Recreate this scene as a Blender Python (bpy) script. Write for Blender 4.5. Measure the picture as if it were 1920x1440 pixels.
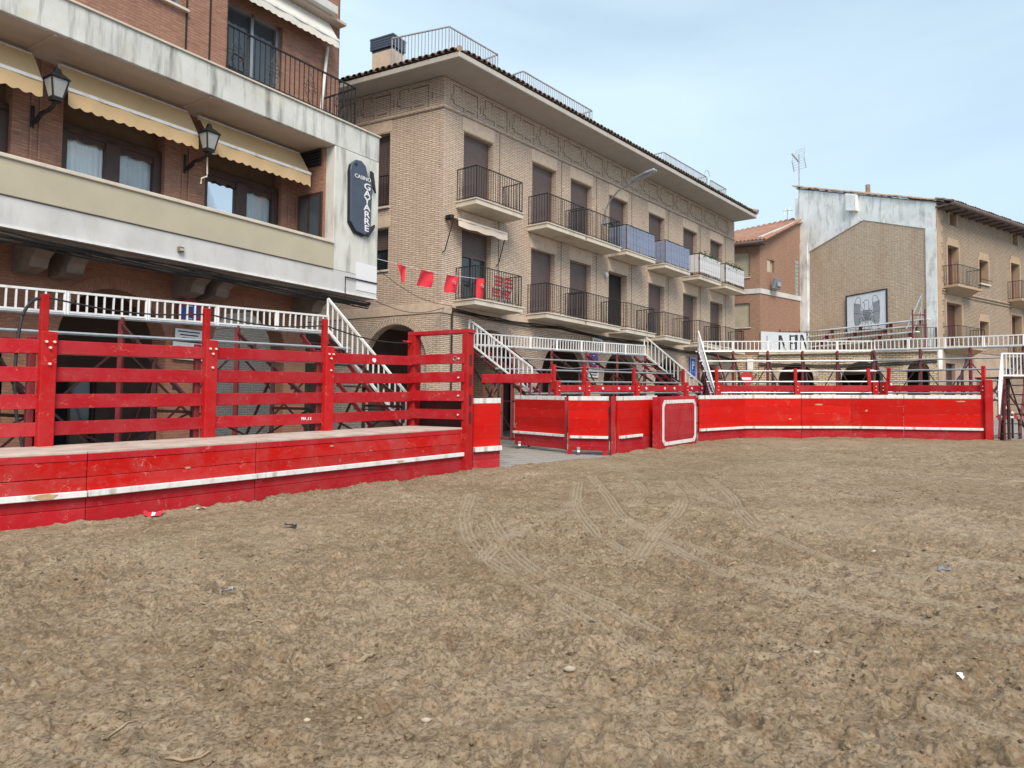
import bpy, bmesh, math, random
import numpy as np
from mathutils import Vector, Matrix
random.seed(7); R=math.radians
for o in list(bpy.data.objects): bpy.data.objects.remove(o)
SC=bpy.context.scene; COL=SC.collection

# ---------------------------------------------------------------- camera
CAM_H=1.65
_p,_r=R(2.88),R(.614)
_f=Vector((0,math.cos(_p),math.sin(_p))); _u0=Vector((0,-math.sin(_p),math.cos(_p))); _x0=Vector((1,0,0))
_rt=math.cos(_r)*_x0+math.sin(_r)*_u0; _up=-math.sin(_r)*_x0+math.cos(_r)*_u0
cd=bpy.data.cameras.new('camera'); cam=bpy.data.objects.new('camera',cd); COL.objects.link(cam)
cd.sensor_width=36; cd.lens=1460/1920*36; cd.clip_start=.05; cd.clip_end=2000
cam.matrix_world=Matrix(((_rt.x,_up.x,-_f.x,0),(_rt.y,_up.y,-_f.y,0),(_rt.z,_up.z,-_f.z,CAM_H),(0,0,0,1)))
SC.camera=cam
# ---------------------------------------------------------------- sky, sun, exposure
SUN_EL,SUN_AZ=R(46),R(170)          # azimuth clockwise from the view direction (+Y)
w=bpy.data.worlds.new('World'); SC.world=w; w.use_nodes=True
nt=w.node_tree; nt.nodes.clear()
N=lambda t,**k:[setattr(n,a,b) for n in [nt.nodes.new(t)] for a,b in k.items()] and nt.nodes[-1] or nt.nodes[-1]
out=nt.nodes.new('ShaderNodeOutputWorld'); bg=nt.nodes.new('ShaderNodeBackground')
sky=nt.nodes.new('ShaderNodeTexSky'); sky.sky_type='NISHITA'; sky.sun_disc=False
sky.sun_elevation=SUN_EL; sky.sun_rotation=SUN_AZ; sky.air_density=1.0; sky.dust_density=1.0; sky.ozone_density=1.0
tc=nt.nodes.new('ShaderNodeTexCoord'); mp=nt.nodes.new('ShaderNodeMapping'); mp.inputs['Scale'].default_value=(-1.2,1.2,3.2)
mp.inputs['Location'].default_value=(-3.17,-4.76,-1.25)
nz=nt.nodes.new('ShaderNodeTexNoise'); nz.inputs['Scale'].default_value=.85; nz.inputs['Detail'].default_value=7; nz.inputs['Roughness'].default_value=.52; nz.inputs['Distortion'].default_value=.35
rp=nt.nodes.new('ShaderNodeValToRGB'); rp.color_ramp.elements[0].position=.36; rp.color_ramp.elements[0].color=(.5,.5,.5,1); rp.color_ramp.elements[1].position=.64; rp.color_ramp.elements[1].color=(.95,.95,.95,1)
mx=nt.nodes.new('ShaderNodeMixRGB'); mx.inputs['Color2'].default_value=(4.25,5.4,6.15,1)   # thin bright cloud veil
nt.links.new(tc.outputs['Generated'],mp.inputs['Vector']); nt.links.new(mp.outputs['Vector'],nz.inputs['Vector'])
nt.links.new(nz.outputs['Fac'],rp.inputs['Fac']); nt.links.new(rp.outputs['Color'],mx.inputs['Fac'])
nt.links.new(sky.outputs['Color'],mx.inputs['Color1']); nt.links.new(mx.outputs['Color'],bg.inputs['Color'])
bg.inputs['Strength'].default_value=.1; nt.links.new(bg.outputs['Background'],out.inputs['Surface'])
sl=bpy.data.lights.new('sun','SUN'); sl.energy=2.2; sl.angle=R(30); sl.color=(1,.86,.70)
so=bpy.data.objects.new('sun',sl); COL.objects.link(so)
sd=Vector((math.sin(SUN_AZ)*math.cos(SUN_EL),math.cos(SUN_AZ)*math.cos(SUN_EL),math.sin(SUN_EL)))
so.rotation_euler=sd.to_track_quat('Z','Y').to_euler(); so.location=(0,-10,30)
vs=SC.view_settings; vs.view_transform='Standard'; vs.look='None'; vs.gamma=1; vs.use_curve_mapping=False; vs.exposure=.84

# ---------------------------------------------------------------- helpers
GX,GY=.011,.045                     # the square rises gently away from the camera
def gz(x,y): return GX*x+GY*y
def V(x,y,h=0): return Vector((x,y,gz(x,y)+h))
WM={}
def frame(x,y,deg,z=0): return Matrix.Translation((x,y,z))@Matrix.Rotation(R(deg),4,'Z')
I4=Matrix.Identity(4)
def put(o,parent,M):
    COL.objects.link(o)
    if parent is not None:
        o.parent=parent; o.matrix_basis=WM[parent.name].inverted()@M
    else: o.matrix_basis=M
    WM[o.name]=M.copy(); return o
def tag(o,label=None,cat=None,group=None,kind=None):
    if label: o['label']=label
    if cat: o['category']=cat
    if group: o['group']=group
    if kind: o['kind']=kind
    return o
def thing(name,label,cat,loc=(0,0,0),group=None):
    o=bpy.data.objects.new(name,None); o.empty_display_size=.2
    put(o,None,Matrix.Translation(loc)); return tag(o,label,cat,group)
class MB:
    def __init__(s): s.v=[]; s.f=[]
    def poly(s,pts):
        b=len(s.v); s.v+= [tuple(p) for p in pts]; s.f.append(tuple(range(b,b+len(pts)))); return s
    def box(s,x0,x1,y0,y1,z0,z1):
        b=len(s.v); s.v+=[(x0,y0,z0),(x1,y0,z0),(x1,y1,z0),(x0,y1,z0),(x0,y0,z1),(x1,y0,z1),(x1,y1,z1),(x0,y1,z1)]
        s.f+=[(b,b+3,b+2,b+1),(b+4,b+5,b+6,b+7),(b,b+1,b+5,b+4),(b+1,b+2,b+6,b+5),(b+2,b+3,b+7,b+6),(b+3,b,b+4,b+7)]; return s
    def bar(s,p,q,w,h,vert=False):
        p,q=Vector(p),Vector(q); d=(q-p).normalized()
        ref=Vector((0,0,1)) if abs(d.z)<.95 else Vector((1,0,0))
        sd=d.cross(ref).normalized(); up=Vector((0,0,1)) if (vert and abs(d.z)<.95) else sd.cross(d).normalized()
        b=len(s.v)
        for c in (p,q):
            for a,e in ((-1,-1),(1,-1),(1,1),(-1,1)): s.v.append(tuple(c+sd*a*w/2+up*e*h/2))
        s.f+=[(b+3,b+2,b+1,b),(b+4,b+5,b+6,b+7),(b,b+1,b+5,b+4),(b+1,b+2,b+6,b+5),(b+2,b+3,b+7,b+6),(b+3,b,b+4,b+7)]; return s
    def tube(s,pts,r,n=6):
        pts=[Vector(p) for p in pts]; b=len(s.v); m=len(pts)
        rr=r if isinstance(r,(list,tuple)) else [r]*m
        ref=Vector((0,0,1))
        for i,p in enumerate(pts):
            d=(pts[min(i+1,m-1)]-pts[max(i-1,0)]).normalized()
            rf=ref if abs(d.z)<.97 else Vector((1,0,0))
            a=d.cross(rf).normalized(); c=a.cross(d).normalized()
            for k in range(n):
                t=2*math.pi*k/n; s.v.append(tuple(p+(a*math.cos(t)+c*math.sin(t))*rr[i]))
        for i in range(m-1):
            for k in range(n):
                k2=(k+1)%n; s.f.append((b+i*n+k,b+i*n+k2,b+(i+1)*n+k2,b+(i+1)*n+k))
        s.f.append(tuple(b+k for k in range(n))[::-1]); s.f.append(tuple(b+(m-1)*n+k for k in range(n))); return s
    def prism(s,pts,vec):
        vec=Vector(vec); n=len(pts); b=len(s.v); s.v+=[tuple(p) for p in pts]+[tuple(Vector(p)+vec) for p in pts]
        s.f.append(tuple(range(b,b+n))); s.f.append(tuple(range(b+2*n-1,b+n-1,-1)))
        for i in range(n):
            j=(i+1)%n; s.f.append((b+j,b+i,b+n+i,b+n+j))
        return s
    def mesh(s,name,bevel=0,smooth=False):
        me=bpy.data.meshes.new(name); me.from_pydata(s.v,[],s.f)
        bm=bmesh.new(); bm.from_mesh(me)
        bmesh.ops.recalc_face_normals(bm,faces=bm.faces)
        if bevel: bmesh.ops.bevel(bm,geom=list(bm.edges),offset=bevel,segments=1,affect='EDGES')
        uv=bm.loops.layers.uv.new('UVMap')
        for f in bm.faces:
            n=f.normal; f.smooth=smooth
            for l in f.loops:
                c=l.vert.co
                l[uv].uv=(c.x,c.y) if abs(n.z)>.75 else ((c.x,c.z) if abs(n.y)>=abs(n.x) else (c.y,c.z))
        bm.to_mesh(me); bm.free(); return me
def part(name,mb,mat,parent,M=I4,bevel=0,smooth=False,label=None,kind=None):
    me=mb.mesh(name,bevel,smooth); me.materials.append(mat)
    o=bpy.data.objects.new(name,me); put(o,parent,M); return tag(o,label,kind=kind)
def piece(name,me,parent,M):
    o=bpy.data.objects.new(name,me); return put(o,parent,M)
def boxmesh(name,x0,x1,y0,y1,z0,z1,mat,bevel=0):
    me=MB().box(x0,x1,y0,y1,z0,z1).mesh(name,bevel); me.materials.append(mat); return me
T=Matrix.Translation
def text_mesh(s,size,mat,ext=.004,sx=1.0,font_bold=0):
    cu=bpy.data.curves.new('t','FONT'); cu.body=s; cu.size=size; cu.extrude=ext; cu.align_x='CENTER'; cu.align_y='CENTER'; cu.offset=font_bold
    cu.resolution_u=3
    o=bpy.data.objects.new('t',cu); COL.objects.link(o)
    bpy.context.view_layer.update()
    me=bpy.data.meshes.new_from_object(o.evaluated_get(bpy.context.evaluated_depsgraph_get())); bpy.data.objects.remove(o)
    for v in me.vertices: x,y,z=v.co; v.co=(x*sx,-z,y)          # stand it up in the XZ plane, facing -Y
    me.materials.clear(); me.materials.append(mat); return me

# ---------------------------------------------------------------- materials
def newmat(name):
    m=bpy.data.materials.new(name); m.use_nodes=True; t=m.node_tree
    b=t.nodes['Principled BSDF']; return m,t,b
def nd(t,ty,**k):
    n=t.nodes.new(ty)
    for a,v in k.items():
        if a in n.inputs: n.inputs[a].default_value=v
        else: setattr(n,a,v)
    return n
def ramp(t,fac,stops):
    r=t.nodes.new('ShaderNodeValToRGB'); e=r.color_ramp.elements
    while len(e)<len(stops): e.new(.5)
    for el,(p,c) in zip(e,stops): el.position=p; el.color=(*c,1) if not isinstance(c,(int,float)) else (c,c,c,1)
    t.links.new(fac,r.inputs['Fac']); return r.outputs['Color']
def mixc(t,fac,a,b,mode='MIX'):
    m=t.nodes.new('ShaderNodeMixRGB'); m.blend_type=mode
    for k,v in (('Fac',fac),('Color1',a),('Color2',b)):
        if isinstance(v,(int,float)): m.inputs[k].default_value=v
        elif isinstance(v,tuple): m.inputs[k].default_value=(*v,1)
        else: t.links.new(v,m.inputs[k])
    return m.outputs['Color']
def noise(t,vec,scale,detail=4,rough=.55,dist=0):
    n=nd(t,'ShaderNodeTexNoise'); n.inputs['Scale'].default_value=scale; n.inputs['Detail'].default_value=detail; n.inputs['Roughness'].default_value=rough; n.inputs['Distortion'].default_value=dist
    t.links.new(vec,n.inputs['Vector']); return n.outputs['Fac']
def coords(t,kind='Object',scale=(1,1,1)):
    c=t.nodes.new('ShaderNodeTexCoord'); m=t.nodes.new('ShaderNodeMapping'); m.inputs['Scale'].default_value=scale
    t.links.new(c.outputs[kind],m.inputs['Vector']); return m.outputs['Vector']
def bump(t,b,h,strength,dist=.01,prev=None):
    n=t.nodes.new('ShaderNodeBump'); n.inputs['Strength'].default_value=strength; n.inputs['Distance'].default_value=dist
    t.links.new(h,n.inputs['Height'])
    if prev: t.links.new(prev,n.inputs['Normal'])
    t.links.new(n.outputs['Normal'],b.inputs['Normal']); return n.outputs['Normal']
def plain(name,c,rough=.6,metal=0,var=.15,scale=6,bmp=.1,dirt=None):
    m,t,b=newmat(name); v=coords(t); f=noise(t,v,scale,6)
    lo=tuple(x*(1-var) for x in c); hi=tuple(min(1,x*(1+var)) for x in c)
    col=ramp(t,f,[(.3,lo),(.7,hi)])
    if dirt:
        g=noise(t,coords(t,'Object',(1,1,.35)),scale*.6,7,.65); col=mixc(t,ramp(t,g,[(.52,0.0),(.72,.8)]),col,dirt)
    t.links.new(col,b.inputs['Base Color']); b.inputs['Roughness'].default_value=rough; b.inputs['Metallic'].default_value=metal
    if bmp: bump(t,b,noise(t,v,scale*6,4),bmp,.01)
    return m
def brick(name,c1,c2,mort,bw=.25,bh=.062,ms=.01,bstr=.5,stain=(.1,.08,.06),stamt=.25,irregular=0):
    m,t,b=newmat(name); uv=coords(t,'UV')
    vec=uv
    if irregular:
        n=nd(t,'ShaderNodeTexNoise'); n.inputs['Scale'].default_value=1.3; n.inputs['Detail'].default_value=3; t.links.new(uv,n.inputs['Vector'])
        ad=nd(t,'ShaderNodeVectorMath',operation='MULTIPLY_ADD'); t.links.new(n.outputs['Color'],ad.inputs[0]); ad.inputs[1].default_value=(irregular*.6,irregular,0); t.links.new(uv,ad.inputs[2]); vec=ad.outputs[0]
    br=nd(t,'ShaderNodeTexBrick'); br.offset=.5; br.inputs['Scale'].default_value=1; br.inputs['Brick Width'].default_value=bw; br.inputs['Row Height'].default_value=bh
    br.inputs['Mortar Size'].default_value=ms; br.inputs['Mortar Smooth'].default_value=.35; br.inputs['Bias'].default_value=0
    br.inputs['Color1'].default_value=(*c1,1); br.inputs['Color2'].default_value=(*c2,1); br.inputs['Mortar'].default_value=(*mort,1)
    t.links.new(vec,br.inputs['Vector'])
    big=noise(t,coords(t,'UV',(1.6,.35,1)),.9,7,.65); small=noise(t,coords(t,'UV',(1,5,1)),4,4,.6)
    col=mixc(t,.55,br.outputs['Color'],ramp(t,small,[(.3,tuple(x*.62 for x in c1)),(.7,tuple(min(1,x*1.35) for x in c2))]))
    col=mixc(t,br.outputs['Fac'],col,mort)
    col=mixc(t,ramp(t,big,[(.45,0.0),(.75,stamt)]),col,stain)
    t.links.new(col,b.inputs['Base Color']); b.inputs['Roughness'].default_value=.88; b.inputs['Specular IOR Level'].default_value=.25
    inv=nd(t,'ShaderNodeMath',operation='SUBTRACT'); inv.inputs[0].default_value=1; t.links.new(br.outputs['Fac'],inv.inputs[1])
    p=bump(t,b,inv.outputs[0],bstr,.025); bump(t,b,noise(t,uv,35,3),.2,.008,p); return m
def redpaint(name,c,fade,dust=(.36,.25,.17),fa=.6,scr=.5,rough=.45):
    m,t,b=newmat(name); gp=nd(t,'ShaderNodeNewGeometry').outputs['Position']
    def pc(sc):
        mm=t.nodes.new('ShaderNodeMapping'); mm.inputs['Scale'].default_value=sc; t.links.new(gp,mm.inputs['Vector']); return mm.outputs['Vector']
    v=pc((1,1,1))
    f1=noise(t,v,1.7,7,.65,.4); f2=noise(t,pc((1,1,2.2)),6,7,.7,.6); f3=noise(t,v,26,5,.7,1.5); f4=noise(t,pc((3,3,40)),2.2,4,.6)
    col=mixc(t,ramp(t,f1,[(.42,0.0),(.68,fa)]),c,fade)
    col=mixc(t,ramp(t,f2,[(.53,0.0),(.70,fa*.85)]),col,fade)
    col=mixc(t,ramp(t,f4,[(.60,0.0),(.75,.35)]),col,tuple(x*.55 for x in c))
    col=mixc(t,ramp(t,f3,[(.66,0.0),(.71,scr)]),col,(.62,.42,.32))
    g=noise(t,v,.9,8,.7); col=mixc(t,ramp(t,g,[(.62,0.0),(.82,.35)]),col,dust)
    vo=nd(t,'ShaderNodeTexVoronoi',feature='DISTANCE_TO_EDGE'); vo.inputs['Scale'].default_value=2.6
    w2=nd(t,'ShaderNodeVectorMath',operation='MULTIPLY_ADD'); nn=nd(t,'ShaderNodeTexNoise'); nn.inputs['Scale'].default_value=5; nn.inputs['Detail'].default_value=6; t.links.new(v,nn.inputs['Vector'])
    t.links.new(nn.outputs['Color'],w2.inputs[0]); w2.inputs[1].default_value=(.8,.8,.8); t.links.new(v,w2.inputs[2]); t.links.new(w2.outputs[0],vo.inputs['Vector'])
    brk=ramp(t,noise(t,v,4.3,3),[(.56,0.0),(.62,1.0)])
    ln=mixc(t,1.0,ramp(t,vo.outputs['Distance'],[(.004,.55*scr/.5),(.014,0.0)]),brk,'MULTIPLY')
    col=mixc(t,ln,col,(.60,.30,.24))
    oi=nd(t,'ShaderNodeObjectInfo'); hv=nd(t,'ShaderNodeHueSaturation'); mr=nd(t,'ShaderNodeMapRange'); mr.inputs['To Min'].default_value=.86; mr.inputs['To Max'].default_value=1.1; t.links.new(oi.outputs['Random'],mr.inputs['Value']); t.links.new(mr.outputs[0],hv.inputs['Value']); t.links.new(col,hv.inputs['Color']); col=hv.outputs['Color']
    t.links.new(col,b.inputs['Base Color'])
    t.links.new(ramp(t,f2,[(.3,rough-.08),(.7,rough+.25)]),b.inputs['Roughness']); b.inputs['Specular IOR Level'].default_value=.12
    bump(t,b,f4,.12,.01); return m
def stained_white(name,c=(.62,.63,.60),st=(.10,.10,.085),amt=.75,vscale=.16,yel=(.50,.45,.30)):
    m,t,b=newmat(name); v=coords(t); vv=coords(t,'Object',(1,1,vscale))
    col=ramp(t,noise(t,v,1.1,6),[(.3,tuple(x*.85 for x in c)),(.7,tuple(min(1,x*1.08) for x in c))])
    col=mixc(t,ramp(t,noise(t,vv,3.5,7,.65),[(.50,0.0),(.72,amt)]),col,st)
    col=mixc(t,ramp(t,noise(t,v,16,6,.7),[(.60,0.0),(.72,amt*.6)]),col,tuple(x*1.6 for x in st))
    col=mixc(t,ramp(t,noise(t,v,2.3,5),[(.56,0.0),(.75,.45)]),col,yel)
    t.links.new(col,b.inputs['Base Color']); b.inputs['Roughness'].default_value=.85
    bump(t,b,noise(t,v,22,5),.25,.01); return m
def shutter_mat(name,c,pitch=.05):
    m,t,b=newmat(name); v=coords(t,'UV'); wv=nd(t,'ShaderNodeTexWave',wave_type='BANDS',bands_direction='Y',wave_profile='SAW'); wv.inputs['Scale'].default_value=1/pitch/ (2*math.pi)*2*math.pi/20*1.0; wv.inputs['Distortion'].default_value=0
    wv.inputs['Scale'].default_value=.314/pitch
    t.links.new(v,wv.inputs['Vector'])
    col=mixc(t,ramp(t,noise(t,coords(t),3,4),[(.35,0.0),(.7,.35)]),c,tuple(x*1.5 for x in c)); 
    col=mixc(t,ramp(t,wv.outputs['Fac'],[(.0,.9),(.34,0.0)]),col,tuple(x*.3 for x in c))
    t.links.new(col,b.inputs['Base Color']); b.inputs['Roughness'].default_value=.5; bump(t,b,wv.outputs['Fac'],.7,.02); return m
def glass_mat(name,c=(.02,.025,.03),rough=.06):
    m,t,b=newmat(name); b.inputs['Base Color'].default_value=(*c,1); b.inputs['Roughness'].default_value=rough; b.inputs['Specular IOR Level'].default_value=.8
    bump(t,b,noise(t,coords(t),1.5,2),.02,.05); return m
def flat(name,c,rough=.6,metal=0):
    m,t,b=newmat(name); b.inputs['Base Color'].default_value=(*c,1); b.inputs['Roughness'].default_value=rough; b.inputs['Metallic'].default_value=metal; return m
M_={}
M_['red']=redpaint('bright_red_paint',(.53,.007,.004),(.47,.024,.02),fa=.45,scr=.3)
M_['crim']=redpaint('crimson_paint',(.40,.013,.020),(.41,.06,.068),fa=.6,scr=.5)
M_['post']=redpaint('post_red_paint',(.44,.011,.013),(.44,.05,.05),fa=.5,scr=.4)
M_['benchred']=redpaint('bench_red_paint',(.47,.008,.006),(.42,.065,.065),fa=.75,scr=.6)
M_['benchtop']=plain('worn_plank_top',(.46,.39,.345),.85,var=.2,scale=3,bmp=.3,dirt=(.40,.16,.15))
M_['maroon']=plain('stand_red_steel',(.15,.012,.016),.5,var=.3,scale=5,bmp=.05)
M_['dkred']=plain('stand_dark_steel',(.045,.010,.012),.55,var=.3,scale=5,bmp=.05)
M_['galv']=plain('galvanised_tube',(.42,.45,.48),.4,.5,var=.15,scale=9,bmp=.05)
M_['white']=plain('white_paint',(.74,.75,.76),.5,var=.06,scale=7,bmp=.04,dirt=(.45,.42,.36))
M_['wstrip']=plain('chipped_white_board',(.70,.71,.72),.6,var=.08,scale=9,bmp=.15,dirt=(.30,.22,.16))
M_['bolt']=flat('bolt_cap',(.75,.68,.58),.5)
M_['brickA']=brick('red_brick',(.285,.14,.098),(.36,.195,.142),(.22,.15,.115),.25,.06,.008,.5,(.14,.06,.045),.35)
M_['brickAlow']=brick('arcade_brick',(.32,.14,.09),(.38,.18,.115),(.24,.15,.11),.25,.06,.008,.45,(.16,.085,.06),.35)
M_['brickB']=brick('buff_brick',(.54,.43,.345),(.64,.525,.43),(.24,.175,.135),.28,.060,.0085,.9,(.38,.285,.22),.45)
M_['brickBs']=plain('buff_soldier_brick',(.56,.45,.355),.85,var=.12,scale=5,bmp=.3)
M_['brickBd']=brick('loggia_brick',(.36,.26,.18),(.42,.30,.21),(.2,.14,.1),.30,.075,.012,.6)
M_['stoneC']=brick('old_thin_brick',(.54,.44,.34),(.66,.56,.445),(.30,.235,.175),.31,.066,.011,.9,(.34,.22,.13),.5,irregular=.16)
M_['brickC2']=brick('weathered_brick',(.38,.30,.23),(.46,.37,.29),(.16,.12,.09),.29,.072,.012,1.0,(.27,.17,.11),.45,irregular=.05)
M_['rubble']=brick('rubble_stone',(.50,.39,.27),(.62,.50,.35),(.20,.15,.105),.30,.10,.018,1.0,(.24,.17,.11),.4,irregular=.12)
M_['brickD']=brick('orange_brick',(.29,.178,.13),(.345,.215,.16),(.24,.155,.118),.25,.06,.008,.4,(.24,.13,.09),.25)
M_['plasterlow']=plain('stained_plaster',(.40,.29,.22),.9,var=.2,scale=1.6,bmp=.3,dirt=(.25,.15,.11))
M_['stW']=stained_white('stained_white_plaster')
M_['stWu']=stained_white('streaked_white_slab',(.58,.60,.58),(.07,.075,.065),.85,.12)
M_['stWc']=stained_white('old_white_gable',(.80,.84,.85),(.12,.12,.11),.6,.22,(.42,.37,.24))
M_['clW']=stained_white('white_fascia',(.57,.575,.58),(.30,.28,.23),.35,.3,(.58,.54,.42))
M_['beige']=plain('beige_panel',(.44,.40,.31),.85,var=.07,scale=1.2,bmp=.15)
M_['soffit']=plain('soffit_plaster',(.46,.38,.33),.9,var=.06,scale=2,bmp=.1)
M_['soffB']=plain('eave_concrete',(.44,.41,.385),.9,var=.07,scale=2,bmp=.1)
M_['conc']=plain('balcony_concrete',(.58,.53,.45),.85,var=.1,scale=2.5,bmp=.15,dirt=(.36,.31,.25))
M_['corbel']=plain('corbel_stone',(.20,.155,.125),.9,var=.2,scale=5,bmp=.3)
M_['brown']=plain('brown_wood',(.055,.028,.022),.5,var=.2,scale=4,bmp=.05)
M_['brown2']=plain('brown_blind_box',(.16,.115,.085),.7,var=.15,scale=4,bmp=.1)
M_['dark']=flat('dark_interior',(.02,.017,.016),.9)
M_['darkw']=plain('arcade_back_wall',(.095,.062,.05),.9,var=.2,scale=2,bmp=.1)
M_['shut']=shutter_mat('brown_roller_shutter',(.115,.085,.08),.08)
M_['shutc']=shutter_mat('cream_roller_shutter',(.50,.47,.37),.055)
M_['shutr']=shutter_mat('maroon_shutter',(.11,.045,.045),.08)
def pane_mat(name,ior=1.65):
    m=bpy.data.materials.new(name); m.use_nodes=True; t=m.node_tree; t.nodes.clear(); o=t.nodes.new('ShaderNodeOutputMaterial'); mx=t.nodes.new('ShaderNodeMixShader'); tr=t.nodes.new('ShaderNodeBsdfTransparent'); gl=t.nodes.new('ShaderNodeBsdfGlossy'); fr=t.nodes.new('ShaderNodeFresnel')
    fr.inputs['IOR'].default_value=ior; gl.inputs['Roughness'].default_value=.03; tr.inputs['Color'].default_value=(.9,.94,.95,1)
    t.links.new(fr.outputs[0],mx.inputs[0]); t.links.new(tr.outputs[0],mx.inputs[1]); t.links.new(gl.outputs[0],mx.inputs[2]); t.links.new(mx.outputs[0],o.inputs[0]); return m
M_['pane']=pane_mat('clear_window_pane')
M_['glass']=glass_mat('window_glass')
M_['glassb']=glass_mat('sky_window_glass',(.05,.06,.075))
M_['iron']=plain('black_iron',(.022,.021,.023),.5,.3,var=.2,scale=8,bmp=0)
M_['iron2']=plain('grey_iron',(.44,.44,.46),.5,.4,var=.2,scale=8,bmp=0)
M_['tile']=plain('roof_tile_clay',(.15,.105,.085),.9,var=.35,scale=5,bmp=.3,dirt=(.28,.22,.17))
M_['tilecap']=plain('pale_clay_tile',(.34,.25,.19),.9,var=.35,scale=6,bmp=.3,dirt=(.12,.11,.09))
M_['tileD']=plain('orange_roof_tile',(.32,.165,.115),.85,var=.25,scale=4,bmp=.3)
M_['rafter']=plain('dark_eave_timber',(.13,.095,.09),.8,var=.25,scale=4,bmp=.1)
M_['trimC']=plain('buff_trim',(.40,.29,.20),.85,var=.1,scale=3,bmp=.15)
M_['yellow']=plain('yellow_awning_cloth',(.60,.43,.24),.85,var=.06,scale=2,bmp=.05)
M_['cream']=plain('cream_awning_cloth',(.62,.55,.47),.85,var=.08,scale=2,bmp=.05)
M_['whitecl']=plain('white_awning_cloth',(.64,.62,.57),.85,var=.08,scale=2,bmp=.05)
M_['curtain']=plain('curtain_cloth',(.80,.82,.84),.9,var=.06,scale=3,bmp=.1)
M_['signblue']=plain('slate_sign',(.055,.072,.11),.5,var=.12,scale=6,bmp=.1)
M_['signw']=flat('sign_white',(.75,.76,.78),.5)
M_['signblk']=flat('sign_black',(.02,.02,.025),.6)
M_['sblue']=flat('traffic_blue',(.02,.10,.48),.45)
M_['sred']=flat('traffic_red',(.45,.02,.025),.45)
M_['flag']=plain('red_flag_cloth',(.62,.025,.045),.8,var=.08,scale=4,bmp=.05)
M_['flagm']=plain('pale_emblem',(.60,.30,.28),.8)
M_['bscr']=plain('blue_screen',(.19,.235,.35),.7,var=.18,scale=5,bmp=.1)
M_['wscr']=plain('white_reed_screen',(.55,.56,.59),.8,var=.15,scale=9,bmp=.2)
M_['leaf']=plain('leaf',(.045,.085,.03),.7,var=.4,scale=20,bmp=0)
M_['banner']=plain('white_banner',(.62,.68,.76),.8,var=.06,scale=2,bmp=.05)
M_['cable']=flat('black_cable',(.015,.015,.016),.6)
M_['rope']=flat('pale_rope',(.6,.58,.55),.8)
M_['pave']=plain('paving_stone',(.30,.295,.28),.85,var=.2,scale=2.5,bmp=.2,dirt=(.22,.19,.15))
M_['asph']=plain('pavement_bed',(.24,.235,.22),.9,var=.2,scale=1.5,bmp=.2)
M_['stick']=plain('dry_stick',(.30,.235,.155),.9,var=.25,scale=14,bmp=.2)
M_['stone']=plain('pale_pebble',(.42,.36,.28),.9,var=.25,scale=10,bmp=.2)
M_['glassblk']=plain('glass_block',(.30,.36,.36),.25,var=.2,scale=8,bmp=.1)
M_['lampglass']=plain('frosted_lamp_glass',(.33,.34,.34),.35,var=.1,scale=6,bmp=0)
M_['alu']=plain('aluminium_grey',(.36,.37,.39),.35,.6,var=.1,scale=6,bmp=0)
M_['chairred']=flat('red_plastic',(.50,.02,.035),.4)
M_['yelline']=flat('yellow_line',(.55,.60,.08),.7)
M_['terrplank']=plain('terrace_plank',(.66,.70,.74),.7,var=.15,scale=4,bmp=.1)
M_['jshade']=plain('joint_shade',(.19,.137,.104),.9,var=.2,scale=6,bmp=.1)  # shade of the recessed frieze joints, put into the colour
M_['waste']=flat('dark_plastic',(.03,.03,.033),.4)

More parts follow.
